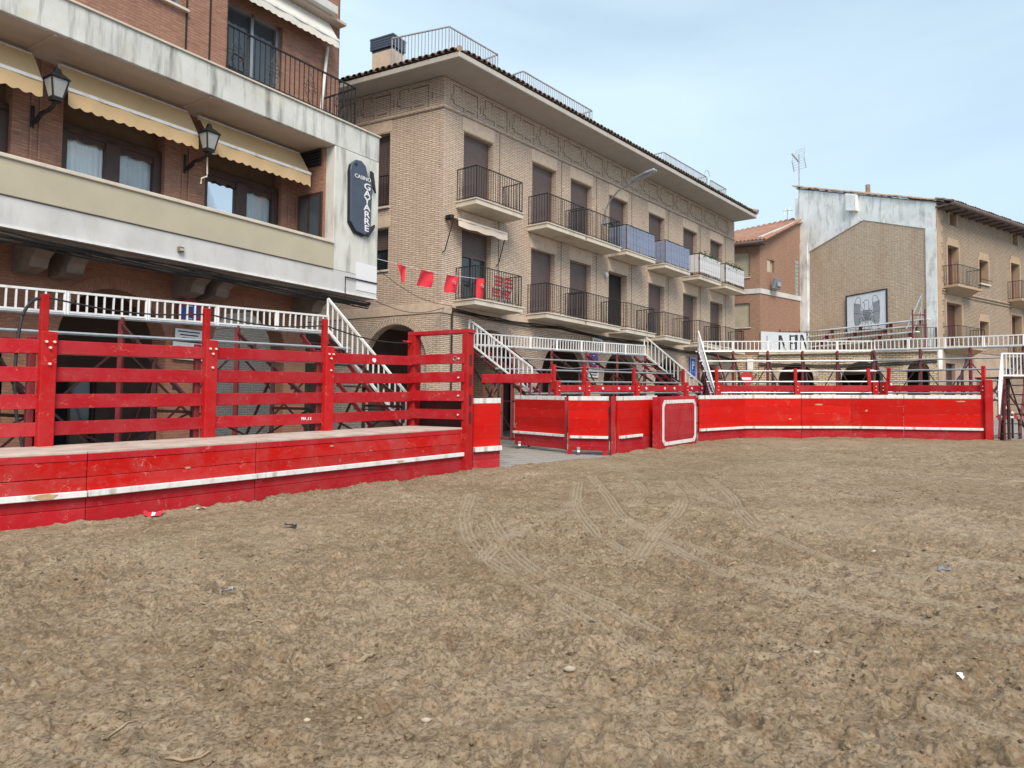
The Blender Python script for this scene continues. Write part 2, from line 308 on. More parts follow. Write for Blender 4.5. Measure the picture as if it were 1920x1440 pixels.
# ---------------------------------------------------------------- facade builders
def wall(mb,x0,x1,z0,z1,rects=(),arches=(),y=0.,depth=.3,ends=True,nseg=14):
    """front skin at y with real reveals going back by depth. rects (a,b,c,d); arches (cx,r,zb,zs)"""
    op=list(rects)+[(c-r,c+r,zb,zs+r) for c,r,zb,zs in arches]
    xs=sorted({x0,x1,*[v for o in op for v in o[:2]]}); zs=sorted({z0,z1,*[v for o in op for v in o[2:]]})
    xs=[v for v in xs if x0-1e-6<=v<=x1+1e-6]; zs=[v for v in zs if z0-1e-6<=v<=z1+1e-6]
    for i in range(len(xs)-1):
        for j in range(len(zs)-1):
            cx,cz=(xs[i]+xs[i+1])/2,(zs[j]+zs[j+1])/2
            if any(a<cx<b and c<cz<d for a,b,c,d in op): continue
            mb.poly([(xs[i],y,zs[j]),(xs[i+1],y,zs[j]),(xs[i+1],y,zs[j+1]),(xs[i],y,zs[j+1])])
    Y=y+depth
    for a,b,c,d in rects:
        mb.poly([(a,y,c),(a,y,d),(a,Y,d),(a,Y,c)]); mb.poly([(b,y,c),(b,Y,c),(b,Y,d),(b,y,d)])
        mb.poly([(a,y,d),(b,y,d),(b,Y,d),(a,Y,d)]); mb.poly([(a,y,c),(a,Y,c),(b,Y,c),(b,y,c)])
    for c,r,zb,zsp in arches:
        P=[(c-r*math.cos(math.pi*k/nseg),zsp+r*math.sin(math.pi*k/nseg)) for k in range(nseg+1)]; zt=zsp+r
        for (xa,za),(xb,zb2) in zip(P,P[1:]):
            mb.poly([(xa,y,za),(xb,y,zb2),(xb,y,zt),(xa,y,zt)]) if abs(za-zt)>1e-6 and abs(zb2-zt)>1e-6 else mb.poly([p for p in [(xa,y,za),(xb,y,zb2),(xb,y,zt) if abs(zb2-zt)>1e-6 else None,(xa,y,zt) if abs(za-zt)>1e-6 else None] if p])
            mb.poly([(xa,y,za),(xa,Y,za),(xb,Y,zb2),(xb,y,zb2)])
        mb.poly([(c-r,y,zb),(c-r,y,zsp),(c-r,Y,zsp),(c-r,Y,zb)]); mb.poly([(c+r,y,zb),(c+r,Y,zb),(c+r,Y,zsp),(c+r,y,zsp)])
    if ends:
        mb.poly([(x0,y,z0),(x0,y,z1),(x0,Y,z1),(x0,Y,z0)]); mb.poly([(x1,y,z0),(x1,Y,z0),(x1,Y,z1),(x1,y,z1)])
        mb.poly([(x0,y,z1),(x1,y,z1),(x1,Y,z1),(x0,Y,z1)])
    return mb
def archring(c,r,zs,w,y,n,mat,parent,M):
    """one continuous brick ring round an arch; UV runs along the curve so the bricks stand radially"""
    o_=[(c-q*math.cos(math.pi*k/n),zs+q*math.sin(math.pi*k/n)) for q in (r,r+w) for k in range(n+1)]
    mb=MB()
    for k in range(n):
        a,b,d,e=o_[k],o_[k+1],o_[n+2+k],o_[n+1+k]
        mb.poly([(a[0],y,a[1]),(b[0],y,b[1]),(d[0],y,d[1]),(e[0],y,e[1])]); mb.poly([(e[0],y,e[1]),(d[0],y,d[1]),(d[0],y+.05,d[1]),(e[0],y+.05,e[1])]); mb.poly([(a[0],y,a[1]),(a[0],y+.05,a[1]),(b[0],y+.05,b[1]),(b[0],y,b[1])])
    ob=part('arch_ring',mb,mat,parent,M); uv=ob.data.uv_layers['UVMap'].data
    for l in ob.data.loops:
        v=ob.data.vertices[l.vertex_index].co; a=math.atan2(v.z-zs,c-v.x); uv[l.index].uv=(math.hypot(v.z-zs,v.x-c),a*(r+w*.5))
    return ob
def railing(parent,M,segs,h,bar_mat,sp=.115,t=.014,top=.035,z=0,motif=None,name='railing'):
    """rail on a path of local xy points: frame mesh as part, each baluster a sub-part"""
    mb=MB()
    for (a,b) in zip(segs,segs[1:]):
        mb.bar((*a,z+h),(*b,z+h),top,top*.7); mb.bar((*a,z+.07),(*b,z+.07),.025,.018)
    for p in segs: mb.box(p[0]-.013,p[0]+.013,p[1]-.013,p[1]+.013,z,z+h)
    fr=part(name,mb,bar_mat,parent,M)
    me=boxmesh('baluster',-t/2,t/2,-t/2,t/2,.07,h,bar_mat)
    for (a,b) in zip(segs,segs[1:]):
        L=math.hypot(b[0]-a[0],b[1]-a[1]); n=max(1,round(L/sp))
        for k in range(1,n):
            f=k/n; piece('baluster',me,fr,M@T((a[0]+(b[0]-a[0])*f,a[1]+(b[1]-a[1])*f,z)))
    return fr
# ================================================================ GROUND
def vnoise(x,y,seed):
    xi=np.floor(x).astype(np.int64); yi=np.floor(y).astype(np.int64); fx=x-xi; fy=y-yi
    fx=fx*fx*(3-2*fx); fy=fy*fy*(3-2*fy)
    def h(a,b):
        n=(a*374761393+b*668265263+seed*1442695041)&0xffffffff; n=((n^(n>>13))*1274126177)&0xffffffff; n=n^(n>>16); return (n&0xffff)/65535.0
    return (h(xi,yi)*(1-fx)+h(xi+1,yi)*fx)*(1-fy)+(h(xi,yi+1)*(1-fx)+h(xi+1,yi+1)*fx)*fy
def fbm(x,y,sc,oc,seed,g=.5):
    s=np.zeros_like(x); a=1.; t=0
    for k in range(oc):
        c,sn=math.cos(k*1.1+seed),math.sin(k*1.1+seed)
        s+=a*vnoise((x*c-y*sn)*sc+k*17.3,(x*sn+y*c)*sc+k*9.1,seed+k); t+=a; a*=g; sc*=2.03
    return s/t-.5
# edge of the sanded arena (bench, entrance, barrier, open right side, behind the camera)
RING=[(-8.4,7.1),(-5.33,9.85),(-3.90,11.78),(-1.05,15.65),(-.9,16.25),(-.12,16.5),(.29,17.1),(1.26,18.45),(2.3,19.1),(2.75,20.0),(4.1,21.75),(5.9,24.5),(7.8,26.1),(11.3,26.0),(12.9,25.4),(15.05,24.65),(15.9,25.2),(18.6,27.2),(24,28.5),(26,10),(14,-12),(-12,-12),(-14,0)]
def ring_sd(x,y):
    d2=np.full_like(x,1e9); ins=np.zeros(x.shape,bool); n=len(RING)
    for i in range(n):
        (ax,ay),(bx,by)=RING[i],RING[(i+1)%n]; ex,ey=bx-ax,by-ay
        t=np.clip(((x-ax)*ex+(y-ay)*ey)/(ex*ex+ey*ey),0,1); d2=np.minimum(d2,(x-ax-t*ex)**2+(y-ay-t*ey)**2)
        ins^=((ay>y)!=(by>y))&(x<(bx-ax)*(y-ay)/(by-ay+1e-12)+ax)
    d=np.sqrt(d2); return np.where(ins,d,-d)
TRACKS=[[(-0.61,12.27),(-0.61,10.43),(-0.53,9.25),(-0.37,8.17),(-0.11,7.32),(0.13,6.63),(0.35,6.06),(0.58,5.58),(0.79,5.17),(0.99,4.82),(1.07,4.62)],[(-0.21,9.61),(-0.1,8.75),(0.04,7.91),(0.21,7.21),(0.46,6.54),(0.75,5.98),(1.0,5.4)],[(1.18,13.64),(0.95,11.41),(0.92,10.21),(0.97,9.08),(1.09,8.31),(1.28,7.59)],[(1.01,11.68),(0.57,10.21),(0.18,9.25),(-0.1,8.45),(-0.25,7.73)],[(1.5,14.45),(1.48,11.96),(1.44,10.21),(1.53,9.25),(1.71,8.03),(1.9,7.1),(2.17,6.63),(2.51,6.13),(2.79,5.71),(3.08,5.39),(3.61,5.11)],[(1.48,9.8),(1.71,8.91),(1.98,8.03),(2.23,7.42),(2.64,6.9),(2.99,6.45),(3.38,6.05),(4.07,5.77)],[(2.76,13.64),(2.56,11.68),(2.14,10.21),(1.68,9.07),(1.28,7.78)],[(3.66,14.44),(3.36,11.96),(3.1,10.65),(2.96,9.42),(3.0,8.45),(3.13,7.65),(3.43,7.0),(3.84,6.71),(4.48,6.33)],[(3.08,14.03),(2.94,12.26),(3.07,10.56)],[(2.2,13.64),(2.08,12.26),(1.69,10.89)],[(2.21,4.07),(2.26,3.97),(2.33,3.82),(2.55,3.63)],[(3.48,9.42),(3.91,8.3),(4.38,7.65),(5.1,7.2)],[(5.03,12.26),(5.87,10.89),(6.61,9.79)],[(6.94,15.85),(7.79,14.43),(9.21,13.62)]]
def smooth_line(P,n=10):
    out=[]
    for i in range(len(P)-1):
        p0,p1,p2,p3=P[max(i-1,0)],P[i],P[i+1],P[min(i+2,len(P)-1)]
        for k in range(n):
            t=k/n; out.append(tuple(.5*(2*b+(c-a)*t+(2*a-5*b+4*c-d)*t*t+(-a+3*b-3*c+d)*t**3) for a,b,c,d in zip(p0,p1,p2,p3)))
    return out+[P[-1]]
def sand():
    th=np.concatenate([np.linspace(-math.pi,-R(47),34)[:-1],np.linspace(-R(47),R(47),1120),np.linspace(R(47),math.pi,34)[1:]])
    r=np.concatenate([[0.05,.4],np.geomspace(.9,2.4,26)[:-1],np.geomspace(2.4,30,640),[34,42]])
    nr,nth=len(r),len(th); RR,TT=np.meshgrid(r,th,indexing='ij')
    x=(RR*np.sin(TT)).ravel(); y=(RR*np.cos(TT)).ravel()
    sd=ring_sd(x,y)
    warp=fbm(x,y,.7,3,3)*.6
    base=fbm(x,y,.55,3,11)*.06
    rough=.35+1.3*np.clip(fbm(x,y,.35,3,41)*2.2+.55,0,1)
    near=np.clip(1.25-np.hypot(x,y)/22,.35,1)
    med=(fbm(x+warp,y,3.0,5,23,.55)*.068+np.abs(fbm(x,y+warp,6,3,29))*-.05)*rough
    fine=(fbm(x,y,15,3,31,.5)*.022+np.maximum(fbm(x,y,18,3,37)-.10,0)*.11)*rough*near
    h=base+med+fine
    rng=np.random.default_rng(5); H=h.reshape(nr,nth)
    # trodden dents: hoof and foot prints with a small rim
    for k in range(1900):
        a=rng.uniform(-R(46),R(46)); q=2.6+22*rng.random()**1.5; rad=rng.uniform(.045,.12); i0,i1=np.searchsorted(r,[q-rad*2.2,q+rad*2.2]); da=rad*2.2/q
        j0,j1=np.searchsorted(th,[a-da,a+da])
        if j1-j0<2 or i1-i0<1: continue
        X=RR[i0:i1,j0:j1]*np.sin(TT[i0:i1,j0:j1])-q*math.sin(a); Yv=RR[i0:i1,j0:j1]*np.cos(TT[i0:i1,j0:j1])-q*math.cos(a)
        ph=rng.uniform(0,6.3); e=rng.uniform(1,1.7); c,s=math.cos(ph),math.sin(ph); d=np.hypot((X*c+Yv*s)/e,(-X*s+Yv*c))/rad
        H[i0:i1,j0:j1]+=rng.uniform(.012,.034)*(-np.exp(-(d*1.3)**4)+.5*np.exp(-((d-1.25)/.3)**2))
    h=H.ravel()
    tr=np.zeros_like(h)
    for P in TRACKS:
        L=smooth_line(P); m=(x>min(p[0] for p in L)-.4)&(x<max(p[0] for p in L)+.4)&(y>min(p[1] for p in L)-.4)&(y<max(p[1] for p in L)+.4)
        xx,yy=x[m],y[m]; bd=np.full(xx.shape,9.); bs=np.zeros_like(xx); acc=0.
        for (ax,ay),(bx,by) in zip(L,L[1:]):
            ex,ey=bx-ax,by-ay; l=math.hypot(ex,ey)
            if l<1e-6: continue
            t=np.clip(((xx-ax)*ex+(yy-ay)*ey)/(l*l),0,1); px,py=xx-ax-t*ex,yy-ay-t*ey; d=np.hypot(px,py)*np.sign(px*ey-py*ex); u=np.abs(d)<np.abs(bd)
            bd=np.where(u,d,bd); bs=np.where(u,acc+t*l,bs); acc+=l
        W=.085; k=np.clip((W+.03-np.abs(bd))/.03,0,1)*np.clip(fbm(xx,yy,2.2,4,77)*4+1.0,.2,1)
        cg=np.cos(bd/W*math.pi*3); groove=.014*cg+.004*np.cos(bs*2*math.pi/.06)
        rim=.014*np.exp(-((np.abs(bd)-W-.025)/.02)**2)
        h[m]=h[m]*(1-k*.85)+k*(base[m]*.85-.012+groove)+rim*np.clip(fbm(xx,yy,1.6,3,77)*3+1.0,.15,1); tr[m]=np.maximum(tr[m],k*(.28+.72*np.clip(cg,0,1)**.7))
    bank=np.exp(-np.clip(sd,0,9)/.16)*(.02+.11*np.clip(fbm(x,y,1.4,3,91)+.35,0,1))*((x<-.6)|((x>2.4)&(x<15.2)))
    h=h+bank
    edge=np.clip((sd+.12+fbm(x,y,1.8,4,51)*.35)/.35,0,1); edge=edge*edge*(3-2*edge)
    z=GX*x+GY*y+(h+.0)*edge-.20*(1-edge)
    me=bpy.data.meshes.new('sand_ground'); nv=nr*nth
    me.vertices.add(nv); me.vertices.foreach_set('co',np.stack([x,y,z],1).astype(np.float32).ravel())
    i=np.arange(nr-1)[:,None]*nth+np.arange(nth-1)[None,:]; q=np.stack([i,i+1,i+nth+1,i+nth],-1).reshape(-1,4)[:,::-1]
    nf=len(q); me.loops.add(nf*4); me.polygons.add(nf)
    me.loops.foreach_set('vertex_index',q.astype(np.int32).ravel()); me.polygons.foreach_set('loop_start',np.arange(0,nf*4,4,dtype=np.int32)); 
    me.polygons.foreach_set('use_smooth',np.ones(nf,bool)); me.update(calc_edges=True)
    at=me.attributes.new('compact','FLOAT','POINT'); at.data.foreach_set('value',tr.astype(np.float32))
    m,t,b=newmat('arena_sand'); g=nd(t,'ShaderNodeNewGeometry'); pos=g.outputs['Position']
    n1=noise(t,pos,1.1,5,.6,.3); n2=noise(t,pos,6.5,6,.70,.5); n3=noise(t,pos,38,6,.7); n4=noise(t,pos,170,3,.6)
    col=ramp(t,n1,[(.34,(.250,.180,.112)),(.50,(.305,.230,.150)),(.66,(.355,.278,.192))])
    col=mixc(t,ramp(t,n2,[(.38,.75),(.52,0.0)]),col,(.135,.095,.058))
    col=mixc(t,ramp(t,n2,[(.55,0.0),(.72,.5)]),col,(.39,.32,.23))
    col=mixc(t,ramp(t,n3,[(.40,.85),(.50,0.0)]),col,(.115,.076,.044)); col=mixc(t,ramp(t,n3,[(.56,0.0),(.70,.5)]),col,(.42,.35,.26))
    col=mixc(t,ramp(t,n4,[(.60,0.0),(.70,.5)]),col,(.48,.41,.32))
    n0=noise(t,pos,.33,4,.55,.4); col=mixc(t,ramp(t,n0,[(.38,.35),(.5,0.0)]),col,(.19,.135,.082)); col=mixc(t,ramp(t,n0,[(.52,0.0),(.66,.3)]),col,(.38,.305,.22))
    wv=nd(t,'ShaderNodeVectorMath',operation='MULTIPLY_ADD'); nw=nd(t,'ShaderNodeTexNoise'); nw.inputs['Scale'].default_value=9; nw.inputs['Detail'].default_value=4; t.links.new(pos,nw.inputs['Vector']); t.links.new(nw.outputs['Color'],wv.inputs[0]); wv.inputs[1].default_value=(.12,.12,.12); t.links.new(pos,wv.inputs[2])
    cells=[]
    for sc,amt in ((15,.12),(42,.34)):
        vo=nd(t,'ShaderNodeTexVoronoi',feature='F1'); vo.inputs['Scale'].default_value=sc; vo.inputs['Randomness'].default_value=1; t.links.new(wv.outputs[0],vo.inputs['Vector'])
        sp=nd(t,'ShaderNodeSeparateColor'); t.links.new(vo.outputs['Color'],sp.inputs[0])
        col=mixc(t,ramp(t,sp.outputs[0],[(.0,amt),(.30,0.0)]),col,(.135,.092,.055)); col=mixc(t,ramp(t,sp.outputs[1],[(.74,0.0),(1.0,amt)]),col,(.50,.42,.32)); cells.append(vo.outputs['Distance'])
    a_=None
    a=nd(t,'ShaderNodeAttribute',attribute_name='compact'); mu=nd(t,'ShaderNodeMath',operation='MULTIPLY'); t.links.new(a.outputs['Fac'],mu.inputs[0]); mu.inputs[1].default_value=.68
    col=mixc(t,mu.outputs[0],col,(.42,.35,.26))
    t.links.new(col,b.inputs['Base Color']); b.inputs['Roughness'].default_value=.95; b.inputs['Specular IOR Level'].default_value=.15
    p=bump(t,b,n2,.3,.04); p=bump(t,b,n3,.8,.025,p); bump(t,b,n4,.4,.006,p)
    me.materials.append(m); o=bpy.data.objects.new('sand_ground',me); put(o,None,I4); tag(o,kind='structure'); return o,m
SAND,M_['sand']=sand()
# pavement of the square, one sheet under the sand
S=160
pv=part('pavement',MB().poly([(-S,-S,gz(-S,-S)-.085),(S,-S,gz(S,-S)-.085),(S,S,gz(S,S)-.085),(-S,S,gz(-S,S)-.085)]),M_['asph'],None); tag(pv,kind='structure')
ms=[boxmesh('paving_slab',-.295,.295,-.195,.195,-.02,.02,M_['pave'],.006)]
def slabs(x0,x1,y0,y1,deg,test):
    c,s=math.cos(R(deg)),math.sin(R(deg)); cx,cy=(x0+x1)/2,(y0+y1)/2; row=0
    yy=-(y1-y0)/2-2
    while yy<(y1-y0)/2+2:
        xx=-(x1-x0)/2-2+(.3 if row%2 else 0)
        while xx<(x1-x0)/2+2:
            X,Y=cx+xx*c-yy*s,cy+xx*s+yy*c
            if x0<X<x1 and y0<Y<y1 and test(X,Y):
                tilt=Matrix(((1,0,0,0),(0,1,0,0),(GX,GY,1,0),(0,0,0,1)))
                piece('paving_slab',ms[0],pv,T((X,Y,gz(X,Y)-.078+random.uniform(-.003,.003)))@tilt@Matrix.Rotation(R(deg+random.uniform(-.3,.3)),4,'Z'))
            xx+=.605
        yy+=.405; row+=1
slabs(-.6,3.2,16.2,23.6,51,lambda X,Y:-.4<X-(Y-16.4)*.1 and X-(Y-16.4)*.55<1.6)
slabs(15.4,20.5,24.8,29.5,-20,lambda X,Y:(Y-24.6)>(X-15.2)*.35 and Y-24.8<(X-15)*1.3)
# clods and crumbs of earth lying on the sand (uncountable)
rng=np.random.default_rng(3); mb=MB()
ico=[(0,0,1),(.894,0,.447),(.276,.851,.447),(-.724,.526,.447),(-.724,-.526,.447),(.276,-.851,.447),(.724,.526,-.447),(-.276,.851,-.447),(-.894,0,-.447),(-.276,-.851,-.447),(.724,-.526,-.447),(0,0,-1)]
icf=[(0,1,2),(0,2,3),(0,3,4),(0,4,5),(0,5,1),(1,6,2),(2,7,3),(3,8,4),(4,9,5),(5,10,1),(6,7,2),(7,8,3),(8,9,4),(9,10,5),(10,6,1),(11,7,6),(11,8,7),(11,9,8),(11,10,9),(11,6,10)]
_dg=bpy.context.evaluated_depsgraph_get(); 
from mathutils.bvhtree import BVHTree
bpy.context.view_layer.update(); 
_co=np.empty(len(SAND.data.vertices)*3,np.float32); SAND.data.vertices.foreach_get('co',_co); _co=_co.reshape(-1,3)
_nth=1120+66; _rr=np.concatenate([[0.05,.4],np.geomspace(.9,2.4,26)[:-1],np.geomspace(2.4,30,640),[34,42]]); _tt=np.concatenate([np.linspace(-math.pi,-R(47),34)[:-1],np.linspace(-R(47),R(47),1120),np.linspace(R(47),math.pi,34)[1:]])
def sand_z(x,y):
    i=min(len(_rr)-1,int(np.searchsorted(_rr,math.hypot(x,y)))); j=min(len(_tt)-1,int(np.searchsorted(_tt,math.atan2(x,y)))); return float(_co[i*len(_tt)+j,2])
vv=[];ff=[]
for k in range(15000):
    a=rng.uniform(-R(40),R(40)); q=2.7+13*rng.random()**1.6; x,y=q*math.sin(a),q*math.cos(a)
    if math.sin(x*1.7+y*.9)+math.sin(x*.6-y*1.3+1)+rng.normal()*.7<.35: continue
    s=min(.03,rng.lognormal(-4.9,.5)); z=sand_z(x,y); b=len(vv)
    sc=s*rng.uniform(.6,1.4,3); sc[2]*=.65; rot=rng.uniform(0,6.3); c,sn=math.cos(rot),math.sin(rot)
    for p in ico:
        j=rng.uniform(.75,1.2); X,Y=p[0]*sc[0]*j,p[1]*sc[1]*j; vv.append((x+X*c-Y*sn,y+X*sn+Y*c,z+sc[2]*.25+p[2]*sc[2]*j))
    ff+=[tuple(b+i for i in f) for f in icf]
me=bpy.data.meshes.new('earth_clods'); me.from_pydata(vv,[],ff); me.materials.append(M_['sand'])
o=bpy.data.objects.new('earth_clods',me); put(o,None,I4); tag(o,'small crumbs and clods of earth scattered over the sand','clods',kind='stuff')

# ================================================================ BUILDING A: brick building with the long white gallery (left)
FA=frame(-3.526,20.0,55.9)
A=thing('gallery_building','red brick building with a long white first-floor gallery over brick arches','building',(-3.5,20,.9))
ar=[(-9.35,1.15,-1,3.1),(-6.12,1.12,-1,3.15),(-2.87,1.02,-1,3.33)]
part('arcade_wall',wall(MB(),-12.5,-1.18,-1,4.8,(),ar,1.3,.5),M_['brickAlow'],A,FA)
for c,r,zb,zs in ar: archring(c,r,zs,.26,1.285,20,M_['brickAlow'],A,FA)
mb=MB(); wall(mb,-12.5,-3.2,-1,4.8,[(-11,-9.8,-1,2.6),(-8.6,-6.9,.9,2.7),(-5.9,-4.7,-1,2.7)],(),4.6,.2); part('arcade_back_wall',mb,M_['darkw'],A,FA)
for a,b,c,d in [(-11,-9.8,-1,2.6),(-8.6,-6.9,.9,2.7),(-5.9,-4.7,-1,2.7)]:
    dr=part('shop_window',MB().box(a,b,4.72,4.78,c,d),M_['glass'],A,FA)
    f=MB(); f.box(a,a+.07,4.66,4.72,c,d).box(b-.07,b,4.66,4.72,c,d).box(a,b,4.66,4.72,d-.07,d).box((a+b)/2-.03,(a+b)/2+.03,4.66,4.72,c,d)
    part('frame',f,M_['brown'],dr,FA)
part('arcade_ceiling',MB().box(-12.5,-1.18,1.8,4.8,4.6,4.79),M_['soffit'],A,FA)
for x in (-11.2,-10.6,-7.92,-7.28,-4.75,-4.15,-1.45):
    mb=MB(); prof=[(1.3,4.79),(.35,4.79),(.35,4.62),(.55,4.5),(.62,4.34),(.95,4.28),(1.3,4.28)]
    mb.prism([(x-.16,y,z) for y,z in prof],(.32,0,0)); part('corbel',mb,M_['corbel'],A,FA,.012)
part('lower_slab',MB().box(-12.5,0,0,1.31,4.8,5.33),M_['clW'],A,FA,.01)
part('slab_soffit',MB().box(-12.45,-.05,.05,1.3,4.792,4.799),M_['soffit'],A,FA)
part('drip_edge',MB().box(-12.5,-.005,-.03,.02,4.80,4.835),M_['white'],A,FA)
part('parapet_panel',MB().box(-12.5,-1.53,-.035,.12,5.34,5.95),M_['beige'],A,FA,.008)
part('parapet_core',MB().box(-12.5,-1.53,.12,.16,5.33,5.95),M_['clW'],A,FA)
part('parapet_cap',MB().box(-12.5,-1.535,-.075,.2,5.95,6.02),M_['conc'],A,FA,.01)
part('end_pillar',MB().box(-1.53,0,0,1.3,5.335,8.395),M_['stW'],A,FA,.012)
for i,(x0,x1,z0,z1) in enumerate([(-.735,-.02,4.95,5.27),(-.75,-.02,5.27,5.65)]):
    part('patch_panel',MB().box(x0,x1,-.012,-.001,z0,z1),flat('patch_white_%d'%i,(.72,.73,.77),.6),A,FA)
part('upper_slab',MB().box(-12.5,0,0,4.5,8.4,9.05),M_['stWu'],A,FA,.012)
part('slab_coping',MB().box(-12.5,.02,-.04,.3,9.05,9.09),M_['conc'],A,FA,.006)
part('gallery_ceiling',MB().box(-12.4,-1.56,.06,1.29,8.385,8.399),M_['soffit'],A,FA)
for x in (-11.0,-8.05,-4.95): part('ceiling_joint',MB().box(x-.03,x+.03,.05,1.29,8.36,8.385),M_['soffit'],A,FA)
WIN=[(-10.35,-8.17),(-7.28,-5.16),(-4.19,-2.05)]
part('gallery_wall',wall(MB(),-12.5,-1.53,5.335,8.385,[(a,b,5.45,8.0) for a,b in WIN],(),1.3,.35),M_['brickA'],A,FA)
for x in (-10.9,-7.85,-7.7,-4.75,-4.6,-1.85):
    part('pier_strip',MB().box(x-.2 if x in(-10.9,) else x-.02,x+.02,1.27,1.3,5.34,8.38),M_['brickA'],A,FA)
for a,b in WIN:
    mid=(a+b)/2
    wn=part('window',MB().box(a,b,1.60,1.64,7.35,8.0),M_['brown2'],A,FA)
    f=MB(); 
    for p,q in ((a,a+.16),(b-.18,b),(mid-.15,mid+.15)): f.box(p,q,1.42,1.55,5.45,7.3)
    f.box(a,b,1.42,1.55,7.24,7.40).box(a,b,1.42,1.55,5.45,5.62); part('frame',f,M_['brown'],wn,FA,.008)
    for p,q in ((a+.16,mid-.15),(mid+.15,b-.18)):
        part('pane',MB().poly([(p,1.5,5.62),(q,1.5,5.62),(q,1.5,7.24),(p,1.5,7.12)]),M_['pane'],wn,FA)
    cu=MB(); n=60
    for i in range(n):
        x0=a+.1+(b-a-.2)*i/n; x1=a+.1+(b-a-.2)*(i+1)/n; y0=1.56+.016*math.sin(i*1.9); y1=1.56+.016*math.sin((i+1)*1.9)
        cu.poly([(x0,y0,5.6),(x1,y1,5.6),(x1,y1,7.24),(x0,y0,7.24)])
    part('curtain',cu,M_['curtain'],wn,FA)
    n=24; vb=MB()
    for i in range(n):
        x0=a+(b-a)*i/n; x1=a+(b-a)*(i+1)/n; s0=.05*abs(math.sin(i*math.pi/4)); s1=.05*abs(math.sin((i+1)*math.pi/4)); vb.poly([(x0,1.46,7.14-s0),(x1,1.46,7.14-s1),(x1,1.46,7.26),(x0,1.46,7.26)])
    part('valance_or_shade',vb,M_['brown'],wn,FA)  # dark scalloped strip painting the awning valance's shade and reflection on the window
# brick return with small window and louvre at the end of the gallery
part('brick_return',MB().box(-1.60,-1.532,.3,1.3,5.34,8.38),M_['brickA'],A,FA)
rw=part('side_window',MB().box(-1.64,-1.605,.32,1.18,5.6,7.28),M_['brown'],A,FA)
for y0,y1 in ((.40,.72),(.82,1.12)): part('pane',MB().box(-1.655,-1.645,y0,y1,5.7,7.18),M_['glassb'],rw,FA)
lv=part('louvre',MB().box(-1.64,-1.605,.40,1.18,7.95,8.36),M_['dark'],A,FA)
for k in range(5): part('slat',MB().bar((-1.66,.42,8.0+k*.075),(-1.66,1.16,8.0+k*.075),.03,.035),M_['iron'],lv,FA)
# upper storeys
part('upper_wall',wall(MB(),-12.5,-4.6,9.05,16.5,[(-6.9,-5.6,9.95,11.6),(-10.4,-9.1,9.95,11.6)],(),.06,.35),M_['brickA'],A,FA)
for a,b in ((-6.9,-5.6),(-10.4,-9.1)):
    wn=part('window',MB().box(a,b,.30,.33,9.95,11.6),M_['glassb'],A,FA)
    f=MB().box(a,a+.08,.24,.30,9.95,11.6).box(b-.08,b,.24,.30,9.95,11.6).box(a,b,.24,.30,9.95,10.05); part('frame',f,M_['alu'],wn,FA)
    part('sill',MB().box(a-.05,b+.05,-.03,.28,9.90,9.95),M_['conc'],wn,FA)
for x in (-5.56,-5.02): part('wall_joint',MB().box(x-.018,x+.018,.045,.065,9.06,16.4),M_['dark'],A,FA)
part('upper_return',MB().box(-4.62,-4.60,.06,1.3,9.05,16.5),M_['brickA'],A,FA)
part('recess_wall',wall(MB(),-4.6,-.27,9.05,16.5,[(-3.75,-2.15,9.1,11.45)],(),1.3,.3),M_['brickA'],A,FA)
part('end_wall',MB().box(-.30,-.262,1.3,9,8.9,16.5),M_['brickA'],A,FA)
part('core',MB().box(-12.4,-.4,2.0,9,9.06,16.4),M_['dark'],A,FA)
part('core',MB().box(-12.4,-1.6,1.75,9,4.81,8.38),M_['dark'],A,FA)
wn=part('balcony_door',MB().box(-3.75,-2.15,1.5,1.53,9.1,11.45),M_['glassb'],A,FA)
f=MB()
for a,b in ((-3.75,-3.67),(-2.26,-2.15),(-3.0,-2.92)): f.box(a,b,1.42,1.5,9.1,11.45)
f.box(-3.75,-2.15,1.42,1.5,11.36,11.45); part('frame',f,M_['alu'],wn,FA)
part('upper_balcony',MB().box(-3.2,-.75,.85,1.3,12.27,12.49),M_['clW'],A,FA,.01)
part('upper_balcony_soffit',MB().box(-4.5,-.3,1.0,1.3,12.2,12.27),M_['soffit'],A,FA)
rl=railing(A,FA,[(-4.58,.06),(-.83,.06),(-.83,1.28)],1.0,M_['iron'],.14,.016,.045,9.09,name='balcony_railing')
for cx in (-4.35,-3.35,-2.3,-1.35):
    mb=MB(); z=9.55
    for s in (-1,1):
        for k,(dx,dz) in enumerate(((.07,.10),(.07,-.08),(.17,.0))):
            mb.tube([(cx+s*(dx+.055*math.cos(t)),.06,z+dz+.055*math.sin(t)) for t in [i*.7 for i in range(9)]],.007,4)
        mb.tube([(cx,.06,z+.36),(cx+s*.11,.06,z+.14),(cx+s*.16,.06,z-.1),(cx,.06,z-.38)],.008,4)
    part('scroll_ornament',mb,M_['iron'],rl,FA)
pl=thing('window_box_plant','dark wrought planter box hooked at the left end of the upper balcony rail','planter',FA@Vector((-4.4,.2,9.1)))
part('box',MB().box(-4.55,-4.1,.12,.3,9.10,9.26),M_['iron'],pl,FA,.01)
part('handle',MB().tube([(-4.5,.1,9.26),(-4.4,.08,9.55),(-4.2,.08,9.5),(-4.12,.1,9.26)],.015,6),M_['iron'],pl,FA)

